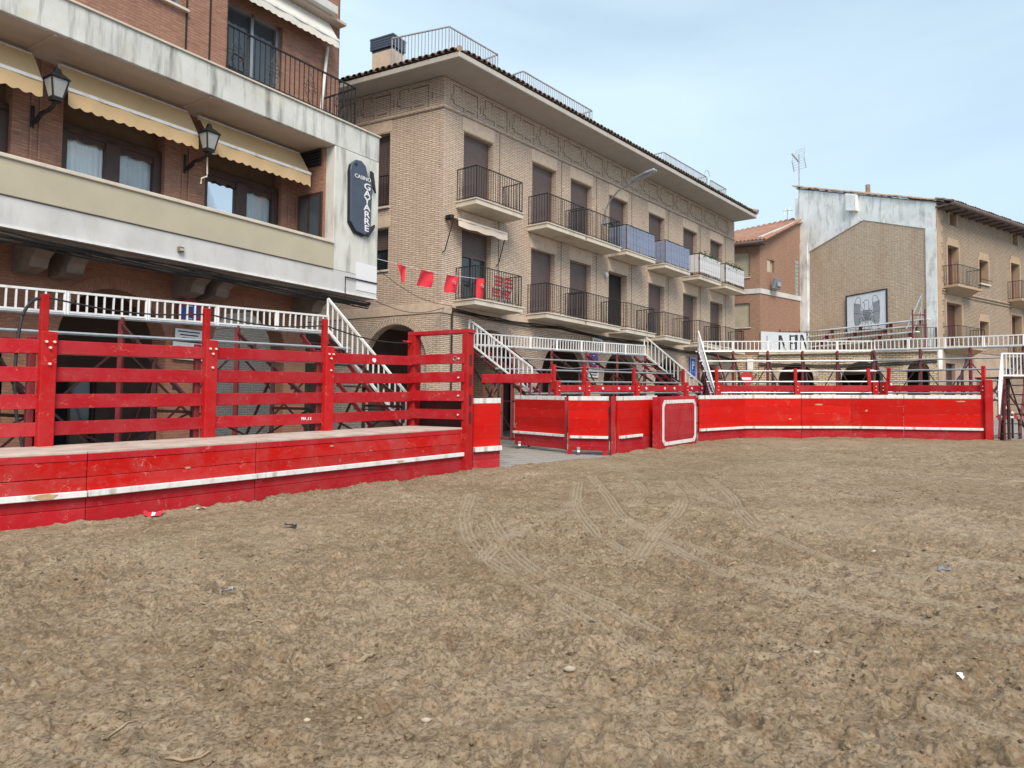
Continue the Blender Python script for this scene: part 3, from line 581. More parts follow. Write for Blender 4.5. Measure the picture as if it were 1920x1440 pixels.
def awning(name,label,x0,x1,y0,z0,y1,z1,val,mat,scal,M,root_at,bar_mat,group=None,arms=True):
    t=thing(name,label,'awning',root_at,group); mb=MB(); n=8
    mb.poly([(x0,y0,z0),(x1,y0,z0),(x1,y1,z1),(x0,y1,z1)]); mb.poly([(x0,y0,z0-.006),(x0,y1,z1-.006),(x1,y1,z1-.006),(x1,y0,z0-.006)])
    part('canopy',mb,mat,t,M)
    part('front_bar',MB().box(x0-.01,x1+.01,y1-.03,y1+.02,z1-.035,z1+.03),bar_mat,t,M,.006)
    vb=MB(); k=int((x1-x0)/scal*6)
    for i in range(k):
        a,b=x0+(x1-x0)*i/k,x0+(x1-x0)*(i+1)/k; f=lambda x:val*(.84+.16*abs(math.sin((x-x0)/scal*math.pi)))
        w=lambda x:y1-.012+.01*math.sin(x*9)
        vb.prism([(a,w(a),z1-.03),(b,w(b),z1-.03),(b,w(b)-.012,z1-.03-f(b)),(a,w(a)-.012,z1-.03-f(a))],(0,.004,0))
    part('valance_or_shade',vb,mat,t,M)
    part('roller',MB().tube([(x0+.02,y0+.05,z0),(x1-.02,y0+.05,z0)],.05,8),bar_mat,t,M)
    if arms:
        for xx in (x0+.25,x1-.25): part('arm',MB().tube([(xx,y0+.05,z0-.15),(xx,(y0+y1)/2,(z0+z1)/2-.14),(xx,y1,z1-.02)],.015,5),M_['iron2'],t,M)
    return t
for lab,x0,x1 in (('yellow scalloped awning at the left edge above the first gallery window',-10.7,-7.99),('yellow scalloped awning between the two wall lanterns',-7.54,-4.85),('yellow scalloped awning right of both lanterns beside the louvre',-4.60,-1.77)):
    awning('awning',lab,x0,x1,.98,8.28,.60,7.72,.30,M_['yellow'],.21,FA,FA@Vector((x0,.8,7.5)),M_['white'],'yellow awnings along the gallery')
cr=MB().tube([(-4.62,.62,7.45),(-4.6,.62,6.95),(-4.62,.6,6.88),(-4.76,.58,6.8),(-4.77,.58,6.68)],.018,6)
o=part('awning_crank',cr,M_['cream'],None,FA); tag(o,'white cranked rod hanging below the right lantern','crank')
awning('white_awning','off white scalloped awning under the top balcony of the brick building',-4.3,-.66,1.25,12.15,.9,11.62,.2,M_['whitecl'],.2,FA,FA@Vector((-2,1,11)),M_['white'],arms=False)
dp=part('downpipe',MB().tube([(-.75,1.22,11.5),(-.85,1.22,10.5),(-.95,1.2,9.6)],.04,8),M_['white'],None,FA); tag(dp,'white downpipe at the corner of the brick upper storey','downpipe')
def lantern(x,label):
    t=thing('wall_lantern',label,'lantern',FA@Vector((x,1.2,6.9)),'lanterns on the gallery piers'); y=.42; zb=7.40
    mb=MB(); b,tp,h=.085,.15,.34
    for s,u in ((-1,-1),(1,-1),(1,1),(-1,1)):
        mb.bar((x+s*b,y+u*b,zb),(x+s*tp,y+u*tp,zb+h),.025,.025)
    for q,z in ((b,zb),(tp,zb+h)):
        for (s,u),(s2,u2) in zip(((-1,-1),(1,-1),(1,1),(-1,1)),((1,-1),(1,1),(-1,1),(-1,-1))): mb.bar((x+s*q,y+u*q,z),(x+s2*q,y+u2*q,z),.03,.03)
    part('lantern_frame',mb,M_['iron'],t,FA)
    for (s,u),(s2,u2) in zip(((-1,-1),(1,-1),(1,1),(-1,1)),((1,-1),(1,1),(-1,1),(-1,-1))):
        part('pane',MB().poly([(x+s*b,y+u*b,zb),(x+s2*b,y+u2*b,zb),(x+s2*tp,y+u2*tp,zb+h),(x+s*tp,y+u*tp,zb+h)]),M_['lampglass'],t,FA)
    mb=MB(); 
    for q0,z0,q1,z1 in ((.18,zb+h,.11,zb+h+.08),(.11,zb+h+.08,.05,zb+h+.13),(.05,zb+h+.13,.03,zb+h+.22)):
        c=[(x+s*q0,y+u*q0,z0) for s,u in ((-1,-1),(1,-1),(1,1),(-1,1))]; d=[(x+s*q1,y+u*q1,z1) for s,u in ((-1,-1),(1,-1),(1,1),(-1,1))]
        for i in range(4): mb.poly([c[i],c[(i+1)%4],d[(i+1)%4],d[i]])
    part('lantern_cap',mb,M_['iron'],t,FA); part('lantern_base',MB().box(x-.09,x+.09,y-.09,y+.09,zb-.05,zb-.002),M_['iron'],t,FA)
    mb=MB().tube([(x,y,zb-.04),(x,y+.06,zb-.12),(x,y+.25,zb-.16),(x,y+.5,zb-.16),(x,1.27,zb-.3)],[.03,.035,.04,.04,.035],7)
    mb.tube([(x,1.27,zb+.05),(x,1.27,zb-.36)],.035,6).tube([(x,1.25,zb-.3),(x,1.1,zb-.3),(x,.95,zb-.24),(x,.9,zb-.17)],.02,5)
    part('bracket',mb,M_['iron'],t,FA)
lantern(-7.84,'black wall lantern on scrolled bracket, left one, nearest the picture edge')
lantern(-4.72,'black wall lantern on scrolled bracket, right one, above the hanging crank')
# the slate scroll sign on the end pillar
sg=thing('hanging_sign','dark slate scroll sign with white vertical lettering on the white end pillar','sign',FA@Vector((-.7,0,6.4)))
pr=[(-1.06,6.62),(-.86,6.40),(-.56,6.36),(-.36,6.48),(-.33,7.5),(-.33,7.86),(-.48,7.86),(-.52,7.99),(-.57,8.13),(-.72,8.22),(-.92,8.20),(-1.05,8.08),(-1.09,7.9),(-1.08,7.7)]
part('sign_board',MB().prism([(x,-.10,z) for x,z in pr],(0,.06,0)),M_['signblue'],sg,FA,.012)
part('sign_edge',MB().prism([(x*1.0-.03,-.05,z-.04) for x,z in pr],(0,.045,0)),M_['iron'],sg,FA)
part('scroll_tip',MB().prism([(-.40,-.11,8.05),(-.30,-.11,8.02),(-.2,-.11,7.52),(-.27,-.11,7.62),(-.34,-.11,7.66)],(0,.05,0)),M_['signblk'],sg,FA)
part('scroll_tip',MB().prism([(-.43,-.11,6.33),(-.22,-.11,6.62),(-.22,-.11,6.7),(-.34,-.11,6.62),(-.5,-.11,6.38)],(0,.05,0)),M_['signblk'],sg,FA)
part('boss',MB().tube([(-.92,-.12,8.08),(-.92,-.09,8.08)],.04,8),M_['signblk'],sg,FA)
piece('word_top',text_mesh('CASINO',.135,M_['signw'],.003,1.15,.001),sg,FA@T((-.68,-.106,7.79)))
for i,ch in enumerate('GAYARRE'):
    piece('letter',text_mesh(ch,.225,M_['signw'],.003,1.5,.004),sg,FA@T((-.515,-.106,7.60-i*.178)))
al=thing('alarm_box','small grey box fixed low on the white fascia','box',FA@Vector((-5.58,0,5.0)))
part('box',MB().box(-5.64,-5.52,-.07,0,4.98,5.09),M_['corbel'],al,FA,.01); part('cover',MB().box(-5.62,-5.54,-.09,-.07,5.0,5.05),M_['beige'],al,FA,.004)
cb=MB(); rr=random.Random(4)
for k in range(6):
    pts=[]; 
    for i in range(27):
        x=-12.4+i*.47; pts.append((x,.02+.02*k+.01*rr.random(),4.74-.03*k-.05*abs(math.sin(i*.42+k*.5))+rr.uniform(-.012,.012)))
    cb.tube(pts,.018,5)
o=part('cable_bundle',cb,M_['cable'],None,FA); tag(o,'sagging black cable bundle along the underside of the white fascia','cables')
o=part('conduit',MB().tube([(-1.13,-.03,4.7),(-1.13,-.03,5.21),(-.02,-.03,5.21)],.018,6),M_['iron'],None,FA); tag(o,'thin dark conduit bent over the foot of the white end pillar','conduit')
# ================================================================ BUILDING B: buff brick block with balconies
FB1=frame(-2.198,23.6,50.9); FB2=frame(-2.198,23.6,-29.5); BL=21.95
B=thing('balcony_block','buff brick corner block with dark shuttered balcony doors and tiled eaves','building',(-2.2,23.6,1.04))
DL=[.93,4.5,6.88,9.6,12.83,16.1,19.02]; DW=1.42
arB=[(2.4,1.45,-1,3.25),(6.6,1.5,-1,3.2),(10.6,1.4,-1,3.28),(14.75,1.4,-1,3.27),(19.2,1.5,-1,3.17)]
up=[(a,a+DW,8.55,10.9) for a in DL]; lo=[(a-.03,a-.03+DW,5.44,7.8) for a in DL]
part('front_wall',wall(MB(),0,BL,-1,12.36,up+lo,arB,0,.28),M_['brickB'],B,FB1)
arB2=(-1.75,1.25,-1,3.48)
up2=[(-3.45,-2.07,8.55,10.95),(-7.2,-5.8,8.55,10.95)]; lo2=[(-3.45,-2.07,6.5,7.85),(-7.2,-5.8,6.5,7.85)]
part('side_wall',wall(MB(),-11,0,-1,12.36,up2+lo2,[arB2,(-5.6,1.25,-1,3.48)],0,.28),M_['brickB'],B,FB2)
for M,ars in ((FB1,arB),(FB2,[arB2,(-5.6,1.25,-1,3.48)])):
    for c,r,zb,zs in ars: archring(c,r,zs,.25,-.012,22,M_['brickB'],B,M)
part('belt_course',MB().box(-.015,BL,-.035,.05,5.0,5.33),M_['brickBs'],B,FB1,.006); part('belt_course',MB().box(-11,.0,-.03,.05,5.0,5.33),M_['brickBs'],B,FB2,.006)
part('string_course',MB().box(-.03,BL+.02,-.05,.05,11.38,11.45),M_['brickB'],B,FB1); part('string_course',MB().box(-11,.02,-.05,.05,11.38,11.45),M_['brickB'],B,FB2)
for a in DL:
    for z0,z1 in ((10.93,11.36),(7.83,8.30)):
        part('lintel',MB().box(a-.06,a+DW+.06,-.012,.05,z0,z1),M_['brickBs'],B,FB1,.004)
    part('wall_joint',MB().box(a+DW+.34,a+DW+.36,-.006,.05,5.4,11.37),M_['dark'],B,FB1)
for a,b,c,d in up2+lo2: part('lintel',MB().box(a-.06,b+.06,-.012,.05,d+.03,d+.42),M_['brickBs'],B,FB2,.004)
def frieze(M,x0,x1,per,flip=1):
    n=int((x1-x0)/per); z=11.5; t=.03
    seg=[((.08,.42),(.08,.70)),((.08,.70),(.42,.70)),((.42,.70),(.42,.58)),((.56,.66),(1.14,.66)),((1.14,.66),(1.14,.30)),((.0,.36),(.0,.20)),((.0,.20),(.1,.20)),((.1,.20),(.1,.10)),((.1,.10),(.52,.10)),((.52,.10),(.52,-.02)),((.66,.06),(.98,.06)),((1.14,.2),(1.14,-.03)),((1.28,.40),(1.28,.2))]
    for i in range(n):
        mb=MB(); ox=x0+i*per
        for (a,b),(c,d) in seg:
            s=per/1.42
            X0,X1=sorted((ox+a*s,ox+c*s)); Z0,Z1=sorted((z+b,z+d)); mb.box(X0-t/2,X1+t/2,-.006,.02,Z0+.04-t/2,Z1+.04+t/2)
        part('frieze_joint_shade',mb,M_['jshade'],B,M)  # thin dark strips painted in for the shade inside recessed joints
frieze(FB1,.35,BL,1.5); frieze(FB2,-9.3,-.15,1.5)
part('core',MB().box(.4,BL-.1,.3,9,5.35,12.3),M_['dark'],B,FB1)
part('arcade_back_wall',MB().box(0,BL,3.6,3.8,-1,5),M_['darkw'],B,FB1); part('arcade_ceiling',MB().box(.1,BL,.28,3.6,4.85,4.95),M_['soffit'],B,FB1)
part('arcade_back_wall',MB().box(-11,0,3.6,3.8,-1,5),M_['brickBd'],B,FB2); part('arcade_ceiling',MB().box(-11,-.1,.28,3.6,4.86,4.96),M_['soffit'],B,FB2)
part('corner_pier',MB().box(.02,.92,.02,.85,-1,4.9),M_['brickB'],B,FB1)
part('far_end_wall',MB().box(BL-.02,BL-.001,.28,9,-1,12.3),M_['brickB'],B,FB1)
for x in (4.2,8.6,12.6,17.0):
    dr=part('arcade_door',MB().box(x-.9,x+.9,3.52,3.58,1.0,3.6),M_['glass'],B,FB1)
    f=MB()
    for q in (-.9,-.03,.82): f.box(x+q,x+q+.08,3.46,3.52,1.0,3.6)
    f.box(x-.9,x+.9,3.46,3.52,3.5,3.6); part('frame',f,M_['alu'],dr,FB1)
# shutters, glass and the open loggia
def shut(a,b,c,d,M,y=.2): return part('roller_shutter',MB().box(a,b,y,y+.03,c,d),M_['shut'],B,M)
for i,(a,b,c,d) in enumerate(up):
    if i==3:
        shut(a,b,9.85,d,FB1); g=part('door',MB().box(a,b,.24,.26,c,9.85),M_['glass'],B,FB1); part('frame',MB().box(a,a+.07,.2,.24,c,9.85).box(b-.07,b,.2,.24,c,9.85).box((a+b)/2-.04,(a+b)/2+.04,.2,.24,c,9.85),M_['alu'],g,FB1)
    else: shut(a,b,c,d,FB1)
for i,(a,b,c,d) in enumerate(lo):
    if i==0:
        shut(a,b,6.95,d,FB1); g=part('door',MB().box(a,b,.25,.27,c,6.95),M_['glass'],B,FB1)
        f=MB()
        for q in (a,a+.67,b-.09): f.box(q,q+.09,.2,.25,c,6.95)
        f.box(a,b,.2,.25,c,c+.55); part('frame',f,plain('door_frame_grey',(.06,.06,.065),.5),g,FB1)
    elif i==3:
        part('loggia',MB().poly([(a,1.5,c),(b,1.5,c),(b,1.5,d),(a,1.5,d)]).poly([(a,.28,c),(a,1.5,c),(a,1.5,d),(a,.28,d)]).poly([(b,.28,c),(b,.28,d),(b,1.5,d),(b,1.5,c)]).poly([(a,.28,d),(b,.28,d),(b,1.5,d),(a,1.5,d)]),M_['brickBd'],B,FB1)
    else: shut(a,b,c,d,FB1)
for a,b,c,d in up2: shut(a,b,c,d,FB2); 
for a,b,c,d in lo2:
    shut(a,b,7.2,d,FB2); g=part('window',MB().box(a,b,.24,.26,c,7.2),M_['glass'],B,FB2); part('sill',MB().box(a-.04,b+.04,-.05,.2,c-.06,c),M_['conc'],g,FB2)
for a,b,c,d in up2:
    railing(B,FB2,[(a,-.03),(b,-.03)],1.0,M_['iron'],.11,z=c,name='window_railing'); part('sill',MB().box(a-.04,b+.04,-.08,.2,c-.06,c),M_['conc'],B,FB2)
# balconies
SLU=[.6,4.25,6.72,9.5,12.72,16.0,18.86]; SW=2.35
for z in (8.55,5.44):
    for i,u in enumerate(SLU):
        u1=u+SW; z1=z-.0
        sl_=part('balcony_slab',MB().box(u,u1,-.86,0,z-.19,z-.04),M_['conc'],B,FB1,.008)
        part('slab_lip',MB().box(u-.03,u1+.03,-.89,0,z-.04,z),M_['conc'],sl_,FB1,.006)
        fr=railing(B,FB1,[(u+.05,0),(u+.05,-.82),(u1-.05,-.82),(u1-.05,0)],1.02,M_['iron'],.115,z=z,name='balcony_railing')
        bm_=MB()                                    # bellied lower half of the side bars
        for k in range(1,7):
            for xs in (u+.05,u1-.05): bm_.tube([(xs,-.82*k/7,z+.2),(xs,-.82*k/7,z+.45)],.016,5)
        part('turned_collars',bm_,M_['iron'],fr,FB1,kind='stuff')
# eaves, tiles and roof
OV1,OV2=1.22,.82
def b2w(M,x,y,z): return M@Vector((x,y,z))
c1=b2w(FB1,0,-OV1,0); d1=(b2w(FB1,1,0,0)-b2w(FB1,0,0,0)); c2=b2w(FB2,0,-OV2,0); d2=(b2w(FB2,1,0,0)-b2w(FB2,0,0,0))
den=d1.x*d2.y-d1.y*d2.x; tt=((c2.x-c1.x)*d2.y-(c2.y-c1.y)*d2.x)/den; EC=c1+d1*tt          # eave corner
E1=b2w(FB1,BL,-OV1,0); E2=b2w(FB2,-11,-OV2,0); I1=b2w(FB1,BL,9,0); I2=b2w(FB2,-11,3,0)
c1i=b2w(FB1,0,2.0,0); c2i=b2w(FB2,0,2.0,0); IC=c1i+d1*(((c2i.x-c1i.x)*d2.y-(c2i.y-c1i.y)*d2.x)/den)
sh=[EC,E1,I1,I2,E2]
part('eave_slab',MB().prism([(p.x,p.y,12.38) for p in sh],(0,0,.18)),M_['soffB'],B,I4,.02)
for M,xa,xb,ov in ((FB1,tt,BL+.05,OV1),(FB2,-11,None,OV2)):
    if xb is None: xb=(FB2.inverted()@EC).x
    hi=13.1; ic=M.inverted()@IC
    part('roof_slope',MB().poly([(xa,-ov-.02,12.60),(xb,-ov-.02,12.60),(xb,2.0,hi),(ic.x,2.0,hi)] if M is FB1 else [(xa,-ov-.02,12.60),(xb,-ov-.02,12.60),(ic.x,2.0,hi),(xa,2.0,hi)]),M_['tile'],B,M)
    tm=MB(); n=6; L=.46
    for k in range(n):
        a0,a1=math.pi*k/n,math.pi*(k+1)/n
        for r0,fl in ((.105,1),(.088,-1)):
            q=[(-r0*math.cos(a0),0,r0*math.sin(a0)*.9),(-r0*math.cos(a1),0,r0*math.sin(a1)*.9),(-r0*.85*math.cos(a1),L,r0*math.sin(a1)*.75+.16),(-r0*.85*math.cos(a0),L,r0*math.sin(a0)*.75+.16)]
            tm.poly(q)
        ro,ri=.105,.088
        tm.poly([(-ro*math.cos(a0),0,ro*math.sin(a0)*.9),(-ri*math.cos(a0),0,ri*math.sin(a0)*.9),(-ri*math.cos(a1),0,ri*math.sin(a1)*.9),(-ro*math.cos(a1),0,ro*math.sin(a1)*.9)])
    tme=tm.mesh('roof_tile'); tme.materials.append(M_['tile']); x=xa+.12; rr=random.Random(2)
    while x<xb-.05:
        for row in range(2):
            if (M is FB1 and x<xa+.15+.62*row) or (M is FB2 and x>xb-.15-.62*row): continue
            piece('roof_tile',tme,B,M@T((x+rr.uniform(-.012,.012),-ov-.06+row*.42+rr.uniform(-.015,.015),12.595+row*.15+rr.uniform(0,.012)))@Matrix.Rotation(rr.uniform(-.03,.03),4,'Z'))
        x+=.235
hp=MB().tube([(EC.x,EC.y,12.64),(IC.x,IC.y,13.10)],.09,8); part('hip_ridge',hp,M_['tilecap'],B,I4)
part('ridge_cap',MB().tube([(BL-.02,-OV1-.06,12.70),(BL-.02,1.2,13.5)],.14,8),M_['tilecap'],B,FB1)
# terrace rails standing behind the eaves
def rrail(pts,h=1.05,z=13.12,mat='iron2'):
    railing(B,FB1,pts,h,M_[mat],.125,.02,.05,z,name='terrace_railing')
w2=FB1.inverted()@FB2
q=w2@Vector((-2.35,.35,0)); rrail([(q.x,q.y),(.55,.35),(2.95,.35),(2.95,1.6)],1.12,13.15)
rrail([(4.3,1.0),(4.3,.3),(6.55,.3),(8.75,.3),(8.75,1.6)]); rrail([(14.75,1.1),(14.75,.3),(16.9,.3),(19.2,.3),(19.2,1.3)]); rrail([(19.75,.35),(19.75,.3),(21.6,.3),(21.6,1.5)],1.0)
part('roof_deck',MB().box(1.2,BL-.1,1.6,8.8,12.59,13.08),M_['tile'],B,FB1)
ch=part('chimney',MB().box(-3.40,-2.52,.6,1.2,12.6,14.10),M_['brickBs'],B,FB2,.01)
part('chimney_cap',MB().box(-3.40,-2.52,.6,1.2,14.10,14.16).box(-3.46,-2.46,.54,1.26,14.52,14.58).box(-3.3,-2.6,.7,1.1,14.16,14.52),M_['signblue'],ch,FB2)
for k in range(4): part('slat',MB().box(-3.45,-2.47,.55,1.25,14.18+k*.085,14.25+k*.085),M_['signblue'],ch,FB2)
# ---- things on block B
def screen(u,z,label,mat,h0,h1,n,group):
    t=thing('balcony_screen',label,'screen',FB1@Vector((u+1.1,-.86,z)),group); me=boxmesh('slat',0,(SW-.12)/n-.028,-.012,.0,h0,h1,M_[mat])
    for k in range(n): piece('slat',me,t,FB1@T((u+.07+(SW-.12)*k/n,-.845,z+random.uniform(-.01,.01))))
    m=4; me2=boxmesh('slat',-.012,0,-.78/m+.02,0,h0,h1,M_[mat])
    for k in range(m): piece('slat',me2,t,FB1@T((u+.035,-.03-.78*k/m,z)))
    part('tie_wire',MB().box(u+.06,u+SW-.06,-.862,-.858,z+.78*h1,z+.78*h1+.012).box(u+.06,u+SW-.06,-.862,-.858,z+.35*h1,z+.35*h1+.012),M_['iron2'],t,FB1)
screen(SLU[3],8.55,'blue slatted screen on the upper balcony under the half-raised shutter','bscr',.06,.98,9,'balcony privacy screens')
screen(SLU[4],8.55,'blue slatted screen on the upper balcony between blue and white screens','bscr',.06,.98,9,'balcony privacy screens')
screen(SLU[5],8.55,'white slatted screen with plants on top, next to the blue one','wscr',.16,.98,9,'balcony privacy screens')
screen(SLU[6],8.55,'white slatted screen on the last upper balcony at the far end','wscr',.16,.98,9,'balcony privacy screens')
def hedge(u,label,x0,x1,seed):
    t=thing('trailing_plant',label,'plant',FB1@Vector((u+1,-.7,9.5)),'plants above the white screens'); rr=random.Random(seed); mb=MB()
    for k in range(420):
        c=Vector((rr.uniform(x0,x1),-.72+rr.gauss(0,.10),9.58+rr.gauss(0,.07)-(.12 if rr.random()<.2 else 0))); a=Vector((rr.gauss(0,1),rr.gauss(0,1),rr.gauss(0,1))).normalized(); b=a.cross(Vector((rr.gauss(0,1),rr.gauss(0,1),.3))).normalized(); s=rr.uniform(.03,.06)
        mb.poly([c-a*s,c+b*s*.5,c+a*s,c-b*s*.5])
    part('foliage',mb,M_['leaf'],t,FB1); part('planter',MB().box(x0,x1,-.80,-.62,9.36,9.52),M_['tilecap'],t,FB1,.01)
hedge(SLU[5],'leafy plants spilling over the nearer white balcony screen',SLU[5]+.3,SLU[5]+2.2,1); hedge(SLU[6],'leafy plants along the farther white balcony screen',SLU[6]+.2,SLU[6]+2.2,2)
aw=awning('balcony_awning','rolled cream awning with drop arms over the open balcony door',.28,2.62,.0,8.0,-.42,7.88,.22,M_['cream'],.8,FB1,FB1@Vector((1.4,0,7.8)),M_['cream'],arms=False)
for x,xx in ((.1,.02),(2.6,2.56)): part('drop_arm',MB().tube([(x,-.05,7.95),(x,-.40,7.85),(xx,-.12,6.9),(xx,-.02,6.85)],.018,5),M_['iron'],aw,FB1)
part('end_bracket',MB().box(.10,.24,-.30,-.02,7.88,8.02),M_['iron'],aw,FB1,.02)
for k,(cx,lab) in enumerate(((1.95,'red folded chair at the door side of the first balcony'),(2.45,'red folded chair at the corner of the first balcony'))):
    t=thing('folding_chair',lab,'chair',FB1@Vector((cx,-.6,5.45)),'red chairs on the balcony')
    [part('back_slat',MB().box(cx-.19,cx+.19,-.66,-.64,6.02+k*.12,6.09+k*.12),M_['chairred'],t,FB1,.006) for k in range(3)]; [part('seat_slat',MB().box(cx-.19,cx+.19,-.57,-.55,5.68+k*.1,5.75+k*.1),M_['chairred'],t,FB1,.006) for k in range(3)]
    for s in (-.18,.18):
        part('leg',MB().tube([(cx+s,-.68,6.2),(cx+s,-.5,5.45)],.013,6),M_['alu'],t,FB1); part('leg',MB().tube([(cx+s*.9,-.5,6.0),(cx+s*.9,-.7,5.45)],.013,6),M_['alu'],t,FB1)
sl_=thing('street_lamp','grey arm street lamp bracketed to the buff brick wall below the frieze','lamp',FB1@Vector((9.3,0,9.7)))
part('arm',MB().tube([(9.22,-.05,9.72),(9.18,-.10,10.2),(9.16,-.3,10.52),(9.15,-.7,10.85),(9.15,-1.5,11.12)],.035,8),M_['alu'],sl_,FB1)
part('lamp_head',MB().prism([(8.98,-1.35,11.06),(9.32,-1.35,11.06),(9.36,-2.0,11.22),(9.28,-2.35,11.30),(9.02,-2.35,11.30),(8.94,-2.0,11.22)],(0,.02,.10)),M_['alu'],sl_,FB1,.02)
part('lens',MB().prism([(9.0,-1.7,11.12),(9.3,-1.7,11.12),(9.26,-2.3,11.26),(9.04,-2.3,11.26)],(0,0,.02)),M_['lampglass'],sl_,FB1)
part('wall_plate',MB().box(9.12,9.32,-.05,0,9.6,9.85),M_['alu'],sl_,FB1,.01)
dm=thing('dome_camera','small white dome camera on the buff wall beside the open loggia','camera',FB1@Vector((9.25,-.1,7.6))); part('mount',MB().box(9.2,9.32,-.12,0,7.6,7.68),M_['white'],dm,FB1,.01); part('dome',MB().tube([(9.26,-.12,7.6),(9.26,-.12,7.54),(9.26,-.12,7.5)],[.07,.06,.03],8),M_['white'],dm,FB1)
cb=MB(); rr=random.Random(9)
for k in range(3): cb.tube([(x,-.06-.02*k,5.2-.05*k-.10*abs(math.sin(x*.5))+rr.uniform(-.015,.015)) for x in [.45+i*.72 for i in range(31)]],.02,5)
o=part('wall_cable',cb,M_['cable'],None,FB1); tag(o,'black cables looping along the buff wall under the lower balconies','cables')
o=part('cable_drop',MB().tube([(.5,-.05,5.2),(.45,-.05,4.9),(.45,-.05,2.6)],.03,6),M_['cable'],None,FB1); tag(o,'black cable running down the corner pier of the buff block','cable')
o=part('cable_duct',MB().box(.40,.50,-.07,0,.5,2.6),plain('duct_grey',(.30,.36,.40),.5),None,FB1); tag(o,'grey vertical duct below the black cable on the corner pier','duct')
# bunting between the two buildings
P0=FA@Vector((-.02,-.02,5.86)); P1=FB1@Vector((.95,-.80,6.08))
def bp(t): p=P0.lerp(P1,t); return p+Vector((0,0,-.07*math.sin(math.pi*t)))
o=part('bunting_string',MB().tube([bp(i/24) for i in range(25)],.009,5),M_['rope'],None); tag(o,'pale bunting string from the white pillar to the first balcony','string')
wdir=(P1-P0).normalized(); wdir.z=0; wdir.normalize()
import itertools
for k,(t0,t1,sk,tri,lab,hh) in enumerate(((.16,.25,.03,True,'red flag twisted to a point, nearest the white pillar',.46),(.37,.50,-.06,False,'plain red flag, second along the string',.46),(.62,.74,-.03,False,'red flag with a pale emblem in front of the building corner',.52),(.93,1.0,.0,False,'narrow red flag hanging on the balcony rail',.62))):
    t=thing('bunting_flag',lab,'flag',bp(t0),'red flags on the bunting string'); a,b=bp(t0),bp(t1)
    if k==3: a,b=FB1@Vector((.66,-.86,6.08)),FB1@Vector((.96,-.88,6.08))
    n=8; mb=MB(); G=[]
    for i in range(n+1):
        for j in range(n+1):
            u,v=i/n,j/n; p=a.lerp(b,u)+Vector((0,0,-hh*v)); sh_=sk*v*5*wdir; 
            if tri: p=p.lerp(a.lerp(b,.45)+Vector((0,0,-hh*v)),v*.82)
            p+=sh_*.4+Vector((wdir.y,-wdir.x,0))*.03*math.sin(u*5+v*3+k); G.append(p)
    for i in range(n):
        for j in range(n): q=i*(n+1)+j; mb.poly([G[q],G[q+1],G[q+n+2],G[q+n+1]])
    part('cloth',mb,M_['flag'],t)
    if k>=2:
        cc=a.lerp(b,.5)+Vector((0,0,-.20 if k==2 else -.24))+Vector((wdir.y,-wdir.x,0))*.09; rg=MB().tube([cc+wdir*.075*math.cos(s)+Vector((0,0,.06*math.sin(s))) for s in [x*.524 for x in range(13)]],.008,4)
        rg.tube([cc-wdir*.03,cc+wdir*.03],.02,5); part('emblem',rg,M_['flagm'],t)
for z0,x1,z1,lab in ((5.2,.45,5.25,'upper thin black wire crossing the gap between the two buildings'),(4.75,.1,5.15,'lower thin black wire crossing the gap between the two buildings')):
    a=FA@Vector((-.02,-.02,z0+(.4 if z0>5 else 0))); b=FB1@Vector((x1,-.05,z1)); o=part('span_wire',MB().tube([a.lerp(b,i/12)+Vector((0,0,-.22*math.sin(math.pi*i/12))) for i in range(13)],.009,4),M_['cable'],None); tag(o,lab,'wire')
# antenna + junk on the far roof corner
an=thing('roof_aerial','small round aerial on the far corner of the tiled roof','antenna',FB1@Vector((20.6,.9,13.1))); part('mast',MB().tube([(20.6,.9,13.1),(20.6,.9,14.6)],.03,6),M_['alu'],an,FB1)
part('loop',MB().tube([(20.6+.28*math.cos(s),.9,14.7+.28*math.sin(s)) for s in [x*.4 for x in range(9)]],.014,5),M_['alu'],an,FB1)
# signs on block B
def round_sign(M,x,z,r,label,name='no_parking_sign',y=-.06):
    t=thing(name,label,'sign',M@Vector((x,y,z)))
    disc=lambda rad,yy,th:MB().prism([(x+rad*math.cos(a),yy,z+rad*math.sin(a)) for a in [i*math.pi/16 for i in range(32)]],(0,th,0))
    part('disc',disc(r,y,.015),M_['sred'],t,M); part('blue_field',disc(r*.76,y-.006,.005),M_['sblue'],t,M)
    part('slash',MB().bar((x-r*.60,y-.01,z+r*.60),(x+r*.60,y-.01,z-r*.60),.004,r*.20),M_['sred'],t,M)
    for zz in (.45,-.5): part('marking',MB().bar((x-r*.25,y-.0105,z+r*zz),(x+r*.2,y-.0105,z+r*zz),.002,r*.09),M_['signw'],t,M)
    return t
round_sign(FB1,8.42,4.15,.33,'round blue and red no parking sign on the buff arcade pier')
t=thing('street_plate','white rectangular plate with black lettering on the buff wall above the round sign','sign',FB1@Vector((8.7,-.03,5.0)))
part('plate',MB().box(8.35,9.05,-.05,-.02,4.75,5.14),M_['signw'],t,FB1,.004); part('border',MB().box(8.32,8.35,-.055,-.02,4.72,5.17),M_['alu'],t,FB1)
piece('lettering',text_mesh('IR AL CENTRO',.10,M_['signblk'],.002,.95,.002),t,FB1@T((8.70,-.053,5.04)))
part('text_line',MB().box(8.45,8.95,-.053,-.051,4.87,4.91),M_['signblk'],t,FB1)
t=thing('notice_plate','small white notice plate below the round sign on the buff pier','sign',FB1@Vector((8.4,-.03,3.6))); part('plate',MB().box(8.1,8.8,-.05,-.02,3.45,3.75),M_['signw'],t,FB1,.01); part('text_line',MB().box(8.2,8.7,-.054,-.051,3.62,3.66).box(8.25,8.65,-.054,-.051,3.53,3.57),M_['signblk'],t,FB1)
t=thing('parking_sign','blue square parking sign on the buff wall between the last arches','sign',FB1@Vector((16.98,-.05,4.0)))
